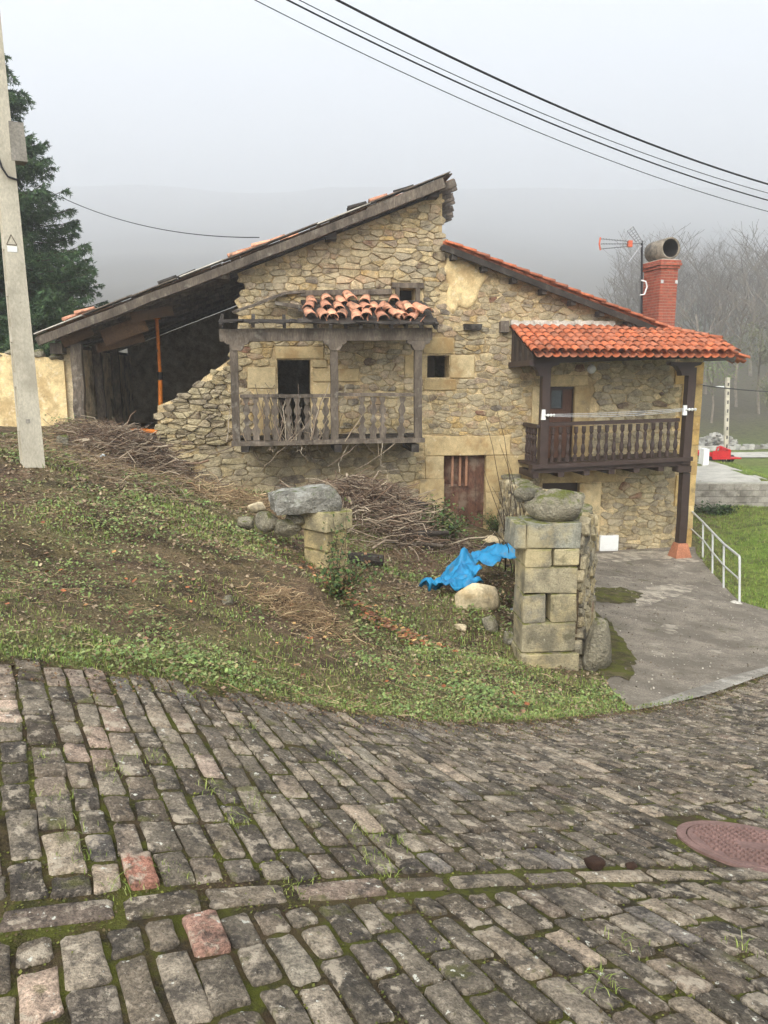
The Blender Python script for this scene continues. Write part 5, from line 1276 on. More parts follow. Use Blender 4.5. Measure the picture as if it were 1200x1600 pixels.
# rocks on the broken floor edge of the ruin
for k, (px, py, s, m_, lab) in enumerate(((168, 683, .62, M_STAINPLASTER, 'wide pale stone on the edge of the open bay'), (201, 685, .42, M_PLASTER, 'yellow stone between the pale and the dark stone in the open bay'), (229, 684, .52, M_BLACKVOID, 'dark brown stone beside the broken wall end'))):
    rock('rock', HP(px, py + 4, -.3) - UPZ * .1, s, s * .8, s * .55, m_, lab, rot=.2 * k, seed=80 + k, sink=.1)
tag(MB().beam(HP(196, 704, -.15), HP(262, 706, -.1), .22, .26, jit=.035, seg=7).build('rotten_beam', M_DARKOLDWOOD), 'rotten dark beam lying below the stones of the open bay', 'beam')
tag(MB().box(HP(262, 721, -.15), .85, .5, .05, (HU, HN, UPZ), jit=.02).build('stone_slab', M_CEMENT), 'thin pale slab bridging the dark hole in the broken wall', 'slab')

# --- blue tarpaulin, crumpled over the heap
path_px = [(686, 930, 11.2), (703, 914, 11.5), (718, 898, 11.9), (722, 884, 12.3), (728, 875, 12.6), (752, 872, 12.6), (778, 866, 12.7), (802, 858, 12.9), (818, 852, 13.1)]
cen3 = curve(np.array([atd(*p) for p in path_px]), 80); cen = cen3[:, :2]; wdt = np.interp(np.linspace(0, 1, 80), [0, .12, .28, .4, .5, .7, 1], [.16, .42, .34, .20, .34, .44, .36])
nv = 26; V = []; r_ = np.random.default_rng(3); ph = r_.uniform(0, 6.28, 8)
tan = np.gradient(cen, axis=0); tan /= np.linalg.norm(tan, axis=1)[:, None]; nor = np.stack([-tan[:, 1], tan[:, 0]], 1)
I_, S_g = np.meshgrid(np.arange(80), np.linspace(-1, 1, nv), indexing='ij')
E_ = 1 + .25 * np.sin(I_ * .5 + ph[0] + (S_g > 0) * 2); PX_ = cen[:, None, 0] + nor[:, None, 0] * S_g * wdt[:, None] * E_; PY_ = cen[:, None, 1] + nor[:, None, 1] * S_g * wdt[:, None] * E_
ZZ = np.maximum(Zg(PX_, PY_) + .03, cen3[:, None, 2] - .10 * S_g ** 2 - .06 - .12 * S_g) + .09 * (1 - S_g ** 2) * (.6 + .4 * np.sin(I_ * .2 + ph[1]))
ZZ = ZZ + .05 * np.abs(np.sin(S_g * 4.5 + I_ * .3 + ph[2])) + .02 * np.sin(I_ * .75 + S_g * 6 + ph[3]) + .006 * r_.normal(size=I_.shape) + .10 * np.abs(nz(PX_, PY_, .22, 2)) + .05 * np.abs(nz(PX_, PY_, .09, 4))
V = np.stack([PX_, PY_, ZZ], -1).reshape(-1, 3)
F = [(i*nv + j, i*nv + j + 1, (i+1)*nv + j + 1, (i+1)*nv + j) for i in range(79) for j in range(nv - 1)]
M_TARP = mat('blue_tarpaulin', L(34,130,174), var=.12, scale=6, fine=60, fvar=.06, bump=.3, bscale=22, rough=.5, spec=.35, patches=[(L(28,92,136), 5, .58, .06, .6), (L(116,116,100), 4, .63, .05, .55)])
tarp = tag(mkobj('tarpaulin', V, F, M_TARP, None, True), 'bright blue tarpaulin crumpled over the heap by the gate pillar', 'tarpaulin')
sm = tarp.modifiers.new('thickness', 'SOLIDIFY'); sm.thickness = .006
p = gp(762, 866) + UPZ * .20; tag(MB().box(p, .42, .26, .03, (np.array([.95, .2, .15]), np.array([-.2, .95, 0]), np.array([-.15, 0, .98])), jit=.02).build('slate', M_DARKOLDWOOD), 'dark grey slate lying on the blue tarpaulin', 'slate')
p = gp(757 + 40, 838); tag(MB().box(p + UPZ * .12, .13, .12, .3, (np.array([.96, 0, .28]), np.array([0, 1., 0]), np.array([-.28, 0, .96])), jit=.01).build('brick', M_OLDTILE), 'broken orange brick sticking up behind the tarpaulin', 'brick')
rock('rock', gp(770, 846) - UPZ * .05, .5, .35, .26, M_STAINPLASTER, 'whitish lump of rubble behind the blue tarpaulin', seed=91)
p = gp(697, 830); mb = MB(); rr_ = np.random.default_rng(8)
v = [p + np.array([.13 * math.cos(a) * (1 + .2 * rr_.normal()), .10 * math.sin(a), .02 + .16 * h]) for h in (0, .5, 1) for a in np.linspace(0, 6.28, 9)[:-1]]
f = [(k*8 + i, k*8 + (i+1) % 8, (k+1)*8 + (i+1) % 8, (k+1)*8 + i) for k in range(2) for i in range(8)] + [tuple(16 + i for i in range(8))]
tag(mb.add(v, f).build('plastic_tub', mat('navy_plastic', L(40,50,120), var=.2, bump=.3, rough=.5)), 'small dark blue plastic tub by the cellar door', 'tub')
def rag(px, py, s, col, lab, seed, d=None, cat='scrap', rise=.06):
    p = gp(px, py) if d is None else atd(px, py, d); r_ = np.random.default_rng(seed); n = 7; V = []
    for i in range(n):
        for j in range(n): V.append(p + np.array([(i/(n-1) - .5) * s + r_.normal(0, s*.04), (j/(n-1) - .5) * s * .7 + r_.normal(0, s*.04), rise + s * .22 * abs(math.sin(i * 1.3 + j * .8 + seed)) + r_.normal(0, s*.04)]))
    o = mkobj('plastic_scrap', V, [(i*n + j, (i+1)*n + j, (i+1)*n + j + 1, i*n + j + 1) for i in range(n-1) for j in range(n-1)], mat('scrap_plastic_%d' % seed, col, var=.15, bump=.2, rough=.5), None, True); return tag(o, lab, cat)
rag(143, 690, .3, L(40,130,190), 'blue plastic scrap beside the green sprig before the open bay', 5, 15.5); rag(118, 684, .22, L(60,120,180), 'blue plastic half hidden in the green sprig', 6, 15.6)
rag(808, 955, .22, L(190,196,210), 'crumpled white and blue plastic against the gate pillar', 7); rag(150, 722, .32, L(190,194,192), 'pale grey plastic sheet on the brush heap', 9, 13.5); rag(232, 738, .42, L(140,142,148), 'grey crumpled plastic at the end of the brush heap', 10, 15)
rag(796, 1003, .12, L(226,222,210), 'small white scrap by the base of the gate pillar', 12)
for k, (px, py, s) in enumerate(((928, 1360, .085), (985, 1362, .05))):
    p = hit(px, py); rock('dung', np.array([p[0], p[1], float(Z(p[0], p[1])) + .015]), s, s * .8, s * .55, mat('dung_%d' % k, L(58,42,32), var=.3, bump=.8, bscale=80), ['dark brown lump of dung on the cobbles', 'smaller crumbled brown lump near the manhole cover'][k], 'dung', seed=95 + k, sink=.1)

# --- handrail beside the path
ps = [((1079, 856), 797), ((1098.5, 873), 816), ((1113.6, 897), 832), ((1131, 920), 850), ((1156, 944), 871)]
pts = []
for (q, ty) in ps:
    b = hit(*q); d = (b - EYE)[1] / ray(*q)[1]; pts.append((b, atd(q[0], ty, d)))
hr = thing('handrail', 'galvanised tube handrail beside the concrete path', 'handrail', pts[2][0])
for k, (b, t_) in enumerate(pts): MB().tube([b - UPZ * .1, t_ - UPZ * (.04 if k == 4 else 0)], .024, 8).build('post', M_IRON, hr)
tp = [t_ for b, t_ in pts]; end = tp[-1]; dv = (tp[-1] - tp[-2]); dv /= np.linalg.norm(dv)
MB().tube(tp[:-1] + [end - dv * .10 + UPZ * .01, end - dv * .03 - UPZ * .005, end - UPZ * .05], .025, 8).build('top_rail', M_IRON, hr)
MB().tube([b + (t_ - b) * .52 for b, t_ in pts], .018, 8).build('mid_rail', M_IRON, hr)
rock('rock', pts[-1][0] - UPZ * .03 + np.array([-.1, 0, 0]), .3, .22, .12, M_CEMENT, 'small concrete lump at the foot of the last handrail post', seed=99)

# --- block wall, drive, trailer and far things
bx0 = 7.6; bwl = thing('block_wall', 'low grey concrete-block retaining wall beyond the house', 'wall', np.array([10, YW, -2.7]))
MB().box(np.array([(bx0 + WX1 + .1) / 2, YW + .13, -2.33]), WX1 - bx0, .14, .96, None).build('core', M_BLOCK, bwl)
BK = mesh_only(MB().box((0, 0, 0), .392, .19, .19, jit=0), 'block', M_BLOCK)
for r in range(5):
    z = -2.78 + r * .2; x = bx0 + (.2 if r % 2 else 0)
    while x < WX1 + 1.6 - max(0, r - 2) * .8:
        inst(BK, 'block', bwl, Matrix.Translation((x + .2, YW + .04 + RNG.normal(0, .004), z + .1))); x += .4
MB().box(np.array([(bx0 + WX1) / 2, YW + .12, -1.76]), WX1 - bx0, .34, .05, jit=.01).build('coping', M_LIGHTCONC, bwl)
dA = np.stack([np.full(14, 7.6), np.linspace(YW + .3, 34, 14)], 1); dB = np.stack([12.6 + .9 * np.sin(np.linspace(0, 1, 14) * 2.2) - np.linspace(0, 1, 14) ** 2 * .6, np.linspace(YW + .3, 34, 14)], 1)
V, F = loft(dA, dB, 10, Z, .03); dv_ = mkobj('driveway', V, F[:, ::-1].copy() if False else F, M_LIGHTCONC, kind='structure'); dv_['label'] = 'pale concrete drive above the block wall'
rA = np.stack([np.linspace(8, 60, 30), 45.5 + np.linspace(0, 3, 30)], 1); rB = rA + np.array([0, 3.2])
V, F = loft(rA, rB, 5, Z, .06); fr_ = mkobj('far_road', V, F, M_LIGHTCONC, kind='structure'); fr_['label'] = 'grey lane crossing below the hillside'
def gz(x, y): return np.array([x, y, float(Z(x, y))])
tq = hit(1121, 724); tr = thing('farm_trailer', 'small red farm trailer with slatted sides standing on the drive', 'trailer', tq)
k_ = (tq[1]) / 1182.0   # metres per pixel of the photograph at that distance
TX = np.array([1, .15, 0]); TX /= np.linalg.norm(TX); TY = np.array([-.15, 1, 0]); TY /= np.linalg.norm(TY)
def tb(x0, x1, y0, y1, z0, z1, name, m_): MB().box(tq + TX * (x0 + x1) / 2 + TY * (y0 + y1) / 2 + UPZ * (z0 + z1) / 2, x1 - x0, y1 - y0, z1 - z0, (TX, TY, UPZ)).build(name, m_, tr)
w1 = 17 * k_; tb(-w1 * .5, w1 * 1.25, 0, .04, 6 * k_, 19 * k_, 'front_panel', M_REDPAINT); tb(-w1 * .5, w1 * 2.4, .04, 2.2, 6 * k_, 8 * k_, 'bed', M_REDPAINT)
tb(-w1 * .5, -w1 * .46, .04, 2.2, 8 * k_, 17 * k_, 'side_panel', M_REDPAINT)
MB().beam(tq + TX * -w1 * .5 + UPZ * 10 * k_ + TY * .3, tq + TX * -w1 * 1.0 + UPZ * 17 * k_ + TY * .6, .5, .05).build('mudguard', M_REDPAINT, tr)
for k in range(9):
    x = w1 * 1.25 + (w1 * 1.35) * k / 8; MB().box(tq + TX * x + TY * (.1 + k * .2) + UPZ * 14 * k_, .09, .04, 13 * k_, (TX, TY, UPZ)).build('slat', M_REDPAINT, tr)
for zz in (9, 19): MB().beam(tq + TX * w1 * 1.2 + TY * .08 + UPZ * zz * k_, tq + TX * w1 * 2.65 + TY * 1.75 + UPZ * zz * k_, .07, .09).build('side_rail', M_REDPAINT, tr)
MB().tube([tq + TX * -w1 * .2 + TY * .02 + UPZ * 19 * k_, tq + TX * -w1 * .1 + UPZ * 25 * k_, tq + TX * w1 * .3 + UPZ * 25 * k_, tq + TX * w1 * .4 + UPZ * 19 * k_], .03, 6).build('hoop', M_REDPAINT, tr)
for (x, y) in ((-w1 * .68, .5), (w1 * .62, .5), (w1 * 2.1, 1.9)):
    c = tq + TX * x + TY * y * .3 + UPZ * 5.0 * k_; wh = MB().tube([c - TX * .09, c + TX * .09], 5.4 * k_, 14).build('wheel', M_RUBBER, tr); MB().tube([c - TX * .075, c + TX * .075], 2 * k_, 10).build('rim', M_REDPAINT, wh)
q = hit(1099, 727); tag(MB().box(q + UPZ * 12 * k_, 8 * k_, .45, 25 * k_, None, taper=.96).build('white_cabinet', M_WHITE), 'tall white cabinet by the corner of the house near the red trailer', 'cabinet')
lb = atd(1135, 706, 44.); lb[2] = float(Z(lb[0], lb[1])); st = thing('street_lamp', 'slender concrete lamp post standing beyond the red trailer', 'lamp post', lb)
lt = atd(1137, 590, 44.); MB().beam(lb - UPZ * .2, lt, .2, .2, up=(0, 1, 0)).build('post', M_CONCPOLE, st)
for k in range(9): MB().box(lb + (lt - lb) * (k + .7) / 9.5 - np.array([.0, .105, 0]), .08, .01, .2, None).build('recess_shade', M_BLACKVOID, st)  # dark plates on the post face; shade of hollows put into colour
la_ = lb + (lt - lb) * .86; MB().tube([la_, la_ + np.array([-.3, -.1, .12])], .03, 6).build('arm', M_IRON, st); MB().box(la_ + np.array([-.5, -.12, .14]), .42, .16, .08).build('lamp_head', M_WHITE, st)
mb = MB()
for k in range(150):
    px = random.uniform(1092, 1149); d = random.uniform(52, 54.5); p = atd(px, 690, d); p[2] = float(Z(p[0], p[1])) + random.uniform(0, .95) * max(0.1, 1 - abs(px - 1118) / 40); mb.box(p, random.uniform(.15, .4), .3, random.uniform(.1, .25), None, tuple(np.array(random.choice([L(150,148,140), L(176,172,162), L(120,116,108)]))), jit=.05)
tag(mb.build('stone_heap', mat('heap_stone', attr=True, bump=.4), kind='stuff'), 'heap of grey stones at the edge of the far field', None)
mb = MB()
for k in range(60):
    x = 20 + k * .35; p = gz(x, 50.6 + .06 * k); mb.box(p + UPZ * .12, .4, .35, random.uniform(.25, .5), None, jit=.06, col=random.choice([L(150,148,140), L(176,172,162), L(130,126,116)]))
tag(mb.build('far_dry_stone_wall', mat('far_wall_stone', attr=True, bump=.4)), 'low dry-stone wall along the far lane', 'wall')

# ================================================================ trees on the hillside
def bare_tree(base, hgt, r_, depth=3, spread=.5, twigs=True):
    """lists of polylines (4 points each) with radii"""
    P, R = [], []
    def grow(p, d, ln, rad, lvl):
        q = [p]; dd = d.copy()
        for _ in range(3): dd = dd + r_.normal(0, .12, 3) + UPZ * .05; dd /= np.linalg.norm(dd); q.append(q[-1] + dd * ln / 3)
        P.append(q); R.append(np.linspace(rad, rad * .6, 4))
        if lvl >= depth: return
        nb = 4 if lvl == 0 else 3
        for k in range(nb + (lvl == 0) * 3):
            f = r_.uniform(.35, 1.0) if lvl == 0 else r_.uniform(.3, 1); i = min(2, int(f * 3)); s = q[i] + (q[i+1] - q[i]) * (f * 3 - i)
            a = r_.uniform(0, 6.283); side = np.array([math.cos(a), math.sin(a), r_.uniform(0, .5)]); nd = dd * (1 - spread) + side * spread * 1.2; nd /= np.linalg.norm(nd)
            grow(s, nd, ln * r_.uniform(.42, .66), rad * .45, lvl + 1)
    grow(base, np.array([0, 0, 1.]) + r_.normal(0, .05, 3), hgt * .62, hgt * .014, 0); return P, R
M_BARK = mat('pale_bark', L(122,112,98), var=.3, bump=.3); M_FARBARK = mat('far_bark', L(96,86,72), var=.3, bump=0)
M_FARLEAF = mat('far_foliage', attr=True, var=.2, fvar=0, bump=0)
spots = [(1112, 655, 62, 7, 1, 'leafy green tree beside the far street lamp'), (1150, 640, 70, 10, 0, 'bare grey tree just right of the far street lamp'), (1185, 650, 66, 9, 2, 'tangled olive tree at the edge of the far field'), (1206, 690, 52, 5, 2, 'grey-green bush at the end of the far lane'),
         (1100, 640, 78, 13, 0, 'tall bare tree showing above the eave of the restored house'), (1170, 620, 92, 15, 0, 'tall faint bare tree on the slope above the far street lamp'), (1215, 625, 84, 14, 0, 'pale bare tree on the slope beside the far lane')]
for i, (px, py, d, hgt, kind, lab) in enumerate(spots):
    b = atd(px, py, d); b[2] = float(Z(b[0], b[1])); r_ = np.random.default_rng(500 + i); t = thing('tree', lab, 'tree', b)
    P, R = bare_tree(b, hgt, r_, 4 if kind != 1 else 3, .55); V, F = strands(np.array(P[:1]), np.array(R[:1]), 6); mkobj('trunk', V, F, M_BARK, t)
    V, F = strands(np.array(P[1:]), np.maximum(np.array(R[1:]), .012), 3); mkobj('branches', V, F, M_BARK, t, kind='stuff')
    if kind:
        pts_ = np.array([q[k] for q in P[8:] for k in (1, 2, 3)]); pts_ = np.repeat(pts_, 3, 0) + r_.normal(0, .25, (len(pts_) * 3, 3)); V, F = leaves(pts_, .16, .8, r_)
        mkobj('crown', V, F, M_FARLEAF, t, kind='stuff', cols=pick_cols(len(pts_), [L(104,124,62), L(120,138,76)] if kind == 1 else [L(110,112,84), L(124,124,92)], r_, .2, 5))
allP, allR = [], []; LP = []; r_ = np.random.default_rng(77); base_trees = [bare_tree(np.zeros(3), 13, np.random.default_rng(900 + k), 3 if k < 4 else 2, .5) for k in range(8)]
for k in range(400):
    y = 105 + 400 * (k / 400) ** 1.4; x = r_.uniform(.30, .66) * y; b = np.array([x, y, float(Z(x, y))]); P, R = base_trees[k % 4 if k < 160 else 4 + k % 4]; s = r_.uniform(.6, 1.25) * (1 + y / 700); a = r_.uniform(0, 6.28); c_, s_ = math.cos(a), math.sin(a); Mx = np.array([[c_, -s_, 0], [s_, c_, 0], [0, 0, 1]])
    allP.append((np.array(P) * s) @ Mx.T + b); allR.append(np.maximum(np.array(R) * s, .00022 * y))
    if r_.random() < .45:
        n = 70; q = r_.normal(0, 1, (n, 3)); q /= np.linalg.norm(q, axis=1)[:, None]; q = q * r_.uniform(.5, 1, (n, 1)) * np.array([1.8, 1.8, 1.5]) * s + b + UPZ * r_.uniform(.8, 5) * s; LP.append(q)
V, F = strands(np.concatenate(allP), np.concatenate(allR), 3)
fo = mkobj('wooded_slope', V, F, M_FARBARK, kind='stuff'); fo['label'] = 'leafless wood climbing the hillside into the mist'
LP = np.concatenate(LP); V, F = leaves(LP, .5, .8, r_, .8); fo2 = mkobj('undergrowth', V, F, M_FARLEAF, kind='stuff', cols=pick_cols(len(LP), [L(92,96,58), L(112,104,70), L(80,88,54)], r_, .25, 5)); fo2['label'] = 'scrubby undergrowth between the trees of the hillside'

# ================================================================ the cover of the bank
r_ = np.random.default_rng(21)
def scatter(n, x0, x1, y0, y1, power=1.0, margin=30, keep=None, road_ok=False):
    x = r_.uniform(x0, x1, n); y = y0 + (y1 - y0) * r_.random(n) ** power
    k = np.ones(n, bool)
    if not road_ok: k &= ~inpoly(x, y, ROAD_POLY)
    k &= ~inpoly(x, y, PATH_POLY)
    rel = np.stack([x, y], 1) - H0[:2]; k &= ~((rel @ HN[:2] > -.05) & (rel @ HU[:2] > -9.2) & (rel @ HU[:2] < 7.2))
    x, y = x[k], y[k]
    if keep is not None: kk = keep(x, y); x, y = x[kk], y[kk]
    z = Zg(x, y); a, b, d = project(np.stack([x, y, z], 1)); k = (a > -150) & (a < 1350) & (b < 1800)
    return np.stack([x, y, z], 1)[k]
M_LEAF = mat('weed_leaf', attr=True, var=.25, scale=4, fvar=.1, bump=0, rough=.75)
yard = lambda x, y: (x < 2.0 + .14 * (y - 9)) | (y < 9.4)
dens = lambda x, y: np.clip(.34 + .6 * nz(x, y, 1.1, 4) + .3 * nz(x, y, .35, 5) + .7 * np.exp(-dist_poly_edge(x, y, ROAD_FAR) / .45), .02, 1)
P = scatter(210000, -6.5, 3.4, 3.6, 17.5, 1.35, keep=lambda x, y: yard(x, y) & (r_.random(len(x)) < dens(x, y) * np.clip(1.5 - (y - 4) / 6.0, .32, 1)))
tall = np.clip(nz(P[:, 0], P[:, 1], .55, 3), 0, 1); sz = r_.uniform(.012, .034, len(P)) * np.clip(P[:, 1] / 7, .75, 1.7) * (1 + .5 * tall); P[:, 2] += r_.uniform(.0, .03, len(P)) * (1 + 2.6 * tall)
V, F = leaves(P, sz, .45, r_, .75)
wd_ = mkobj('weeds', V, F, M_LEAF, kind='stuff', cols=pick_cols(len(P), [L(110,128,70), L(124,142,82), L(92,110,60), L(138,148,94), L(104,126,74), L(118,128,70), L(140,130,88)], r_, .22, 5)); wd_['label'] = 'low green weeds and clover spread over the earth bank'
P = scatter(150000, -6.5, 3.6, 3.6, 15, 1.6, keep=lambda x, y: yard(x, y) & (r_.random(len(x)) < np.clip(1.3 * np.exp(-dist_poly_edge(x, y, ROAD_FAR) / .6) + .42 * (nz(x, y, .9, 2) > .15), 0, 1)))
V, F = blades(P, .035 * np.clip(P[:, 1] / 6, .8, 1.6), .0022 * np.clip(P[:, 1] / 5, 1, 2.5), .7, r_)
gr = mkobj('grass', V, F, M_LEAF, kind='stuff', cols=pick_cols(len(P), [L(116,138,62), L(134,152,74), L(98,120,52), L(152,154,90)], r_, .2, 5)); gr['label'] = 'short grass along the edge of the cobbles and in the gateway'
P = scatter(60000, 6.5, 14.5, 11.5, 33, 1.0, keep=lambda x, y: (x > 7.0 + .0 * y) & ~((y > YW - .1) & (x < 13.2) & (y < 34.5)))
V, F = blades(P, .07, .006, .8, r_); gf = mkobj('field_grass', V, F, M_LEAF, kind='stuff', cols=pick_cols(len(P), [L(112,138,52), L(128,150,60), L(100,126,48), L(146,146,84)], r_, .2, 5)); gf['label'] = 'grass of the field beyond the handrail'
# grass between the setts
q = [hit(x, y)[:2] for x, y in [(90,1260),(110,1310),(125,1340),(200,1390),(385,1140),(330,1240),(395,1255),(370,1290),(520,1185),(575,1310),(615,1320),(595,1370),(465,1395),(70,1185),(240,1190),(250,1370),(585,1345),(1170,1488),(940,1540),(975,1480),(1195,1275),(180,1215),(300,1090)]]
P = np.concatenate([np.stack([c[0] + r_.normal(0, .035, 30), c[1] + r_.normal(0, .045, 30)], 1) for c in q]); P = np.c_[P, Z(P[:, 0], P[:, 1]) + .008]
V, F = blades(P, .024, .0015, 1.2, r_); tg = mkobj('grass_tufts', V, F, M_LEAF, kind='stuff', cols=pick_cols(len(P), [L(126,140,66), L(150,156,92), L(108,124,52)], r_, .2, 5)); tg['label'] = 'tufts of grass growing in the joints of the cobbles'
# moss cushions in the joints
P = scatter(90000, -2.6, 4.5, 1.4, 7.0, 1.5, road_ok=True, keep=lambda x, y: inpoly(x, y, ROAD_POLY) & (nz(x, y, .5, 5) > -.25) & (np.hypot(x - MAN_C[0], y - MAN_C[1]) > MAN_R + .03))
P[:, 2] = Z(P[:, 0], P[:, 1]) + r_.uniform(-.002, .006, len(P)); V, F = leaves(P, r_.uniform(.006, .013, len(P)), .4, r_, .9)
ms = mkobj('moss', V, F, M_LEAF, kind='stuff', cols=pick_cols(len(P), [L(90,94,38), L(100,102,44), L(76,80,36), L(88,76,50), L(74,64,46)], r_, .25, 5)); ms['label'] = 'cushions of green moss in the joints of the cobbles'
# litter: dry stalks, twigs and fallen leaves
def litter(n, xs, ys, ln, rad, zoff, cl, label, name, tilt=.12, keep=None, power=1.0, K=4):
    P0 = scatter(n, *xs, *ys, power, keep=keep); n = len(P0); a = r_.uniform(0, 6.283, n); el = r_.normal(0, tilt, n); L_ = ln * r_.uniform(.4, 1.5, n)
    d = np.stack([np.cos(a) * np.cos(el), np.sin(a) * np.cos(el), np.sin(el)], 1); s = np.linspace(-.5, .5, K)[None, :, None]
    PP = P0[:, None] + d[:, None] * s * L_[:, None, None] + UPZ * zoff * r_.random((n, 1, 1)) + r_.normal(0, .035, (n, K, 3)) * L_[:, None, None]
    V, F = strands(PP, rad * r_.uniform(.5, 1.5, (n, 1)) * np.linspace(1, .5, K)[None], 3); o = mkobj(name, V, F, M_LEAF, kind='stuff', cols=pick_cols(n, cl, r_, .25, K * 3)); o['label'] = label; return o
DRYC = [L(164,140,104), L(140,116,86), L(188,166,128), L(114,92,70), L(152,124,92)]; TWC = [L(112,92,74), L(150,132,110), L(80,64,52), L(172,156,132), L(124,100,80), L(96,80,66)]
litter(15000, (-6.5, 3), (4.2, 17), .12, .0028, .03, DRYC, 'dry stalks strewn over the earth bank', 'dry_stalks', .18, lambda x, y: yard(x, y) & (r_.random(len(x)) < .25 + .6 * (nz(x, y, 1.3, 1) > .1)))
litter(1900, (-6.3, -2.9), (10.5, 16.5), .4, .004, .10, DRYC + TWC, 'brown dead stems lying round the foot of the pole', 'dead_stems', .22)
def heap(cx, cy, sx, sy, h, n, ln, rad, label, name, cl=TWC, tilt=.25, base=0):
    u = r_.normal(0, .42, (n, 2)); x = cx + u[:, 0] * sx; y = cy + u[:, 1] * sy; z = Zg(x, y) + base + h * np.exp(-(u ** 2).sum(1) * 1.6) * r_.random(n)
    a = r_.uniform(0, 6.283, n) * .8 + r_.choice([0, 3.14], n); el = r_.normal(0, tilt, n); L_ = ln * r_.uniform(.4, 1.5, n); d = np.stack([np.cos(a) * np.cos(el), np.sin(a) * np.cos(el), np.sin(el)], 1); s = np.linspace(-.5, .5, 5)[None, :, None]
    PP = np.stack([x, y, z], 1)[:, None] + d[:, None] * s * L_[:, None, None] + r_.normal(0, .05, (n, 5, 3)) * L_[:, None, None]; PP[..., 2] = np.maximum(PP[..., 2], Zg(PP[..., 0], PP[..., 1]) + .01)
    V, F = strands(PP, rad * np.clip(r_.lognormal(-.35, .65, (n, 1)), .2, 4) * np.linspace(1, .5, 5)[None], 4); o = mkobj(name, V, F, M_LEAF, kind='stuff', cols=pick_cols(n, cl, r_, .25, 20)); o['label'] = label; return o
c1 = atd(600, 815, 15.4); heap(c1[0], c1[1], 2.0, 1.7, .5, 2300, .85, .008, 'tangled heap of grey-brown brushwood before the old balcony', 'brushwood')
c2 = atd(215, 735, 14.6); heap(c2[0], c2[1], 1.3, 1.1, .5, 1300, .7, .007, 'heap of brown brushwood before the open bay', 'brushwood')
c3 = atd(395, 790, 13.5); heap(c3[0], c3[1], 1.7, 1.0, .25, 600, .6, .005, 'dry stems along the foot of the broken wall', 'dead_stems', DRYC)
c4 = gp(470, 960); heap(c4[0], c4[1], .6, .4, .16, 1000, .18, .0024, 'tussock of dry grass hanging over the bank', 'dry_tussock', DRYC)
c5 = gp(790, 935); heap(c5[0], c5[1], .9, 1.0, .3, 900, .35, .003, 'dry stalks and bramble on the heap beside the gate pillar', 'dry_stalks', DRYC + TWC)
for (px, py, d, a, ln, rd, m_, lab) in ((575, 778, 15.6, .12, 1.3, .05, M_GREYWOOD, 'pale grey branch lying highest on the brushwood heap'), (628, 790, 15.4, -.35, 1.1, .06, M_DARKOLDWOOD, 'dark branch slanting down the heap towards the cellar door'), (640, 832, 14.6, .05, 1.5, .07, M_DARKOLDWOOD, 'long dark log at the foot of the brushwood heap'), (655, 852, 14.2, .15, .9, .05, M_GREYWOOD, 'short grey branch lowest on the brushwood heap'), (600, 806, 15.2, -.1, 1.2, .055, M_DARKOLDWOOD, 'dark branch across the middle of the brushwood heap')):
    p = atd(px, py, d); dv3 = np.array([math.cos(a), math.sin(a) * .6, -.1 * math.sin(a * 3)]) * ln; mb = MB(); mb.tube([-dv3 * .5, dv3 * .05 + r_.normal(0, .03, 3), dv3 * .5], [rd, rd * .9, rd * .6], 8); o = mb.build('branch', m_); o.location = tuple(p); tag(o, lab, 'branch', 'branches in the brushwood heap')
p = gp(570 - 10, 882); mb = MB(); mb.tube([np.array([-.45, 0, .06]), np.array([0, .03, .08]), np.array([.4, 0, .06])], [.10, .11, .09], 9); o = mb.build('log', M_DARKOLDWOOD); o.location = tuple(p); tag(o, 'short thick dark log on the ground behind the broken gate pillar', 'log')
# fallen leaves
def fallen(n, c, sx, sy, s, cl, name, label):
    x = c[0] + r_.normal(0, sx, n); y = c[1] + r_.normal(0, sy, n); k = ~inpoly(x, y, PATH_POLY) & ~inpoly(x, y, ROAD_POLY); x, y = x[k], y[k]; P = np.stack([x, y, np.where(inpoly(x, y, ROAD_POLY), Z(x, y) + .03, Zg(x, y) + .03) + r_.uniform(0, .03, len(x))], 1); V, F = leaves(P, r_.uniform(.6, 1.3, len(P)) * s, .3, r_, .8)
    o = mkobj(name, V, F, M_LEAF, kind='stuff', cols=pick_cols(len(P), cl, r_, .25, 5)); o['label'] = label
AUT = [L(160,98,62), L(136,84,58), L(176,130,82), L(112,76,56), L(186,150,96), L(136,104,80)]
c6 = gp(590, 975); fallen(260, c6, .38, .22, .07, AUT, 'fallen_leaves', 'drift of orange fallen leaves in the gateway'); c7 = gp(300, 960); fallen(110, c7, 1.8, 1.4, .05, AUT, 'fallen_leaves', 'scattered brown leaves on the bank'); c8 = gp(610, 1050); fallen(45, c8, .9, .35, .055, AUT, 'fallen_leaves', 'scattered brown leaves on the grass by the gateway')
c9 = gp(500, 900); fallen(130, c9, .4, .4, .055, AUT, 'fallen_leaves', 'brown leaves lying round the broken gate pillar')
P = scatter(60000, -6.5, 3.0, 4.0, 16.5, 1.2, keep=lambda x, y: yard(x, y) & (r_.random(len(x)) < .6)); P[:, 2] += .006
V, F = leaves(P, r_.uniform(.012, .045, len(P)) * np.clip(P[:, 1] / 7, .8, 1.5), .55, r_, .9); o = mkobj('soil_crumbs', V, F, M_LEAF, kind='stuff', cols=pick_cols(len(P), [L(120,100,78), L(98,80,62), L(142,122,98), L(162,144,116), L(110,94,76), L(126,124,84)], r_, .3, 5)); o['label'] = 'clods, dead leaves and crumbs of soil on the bank'
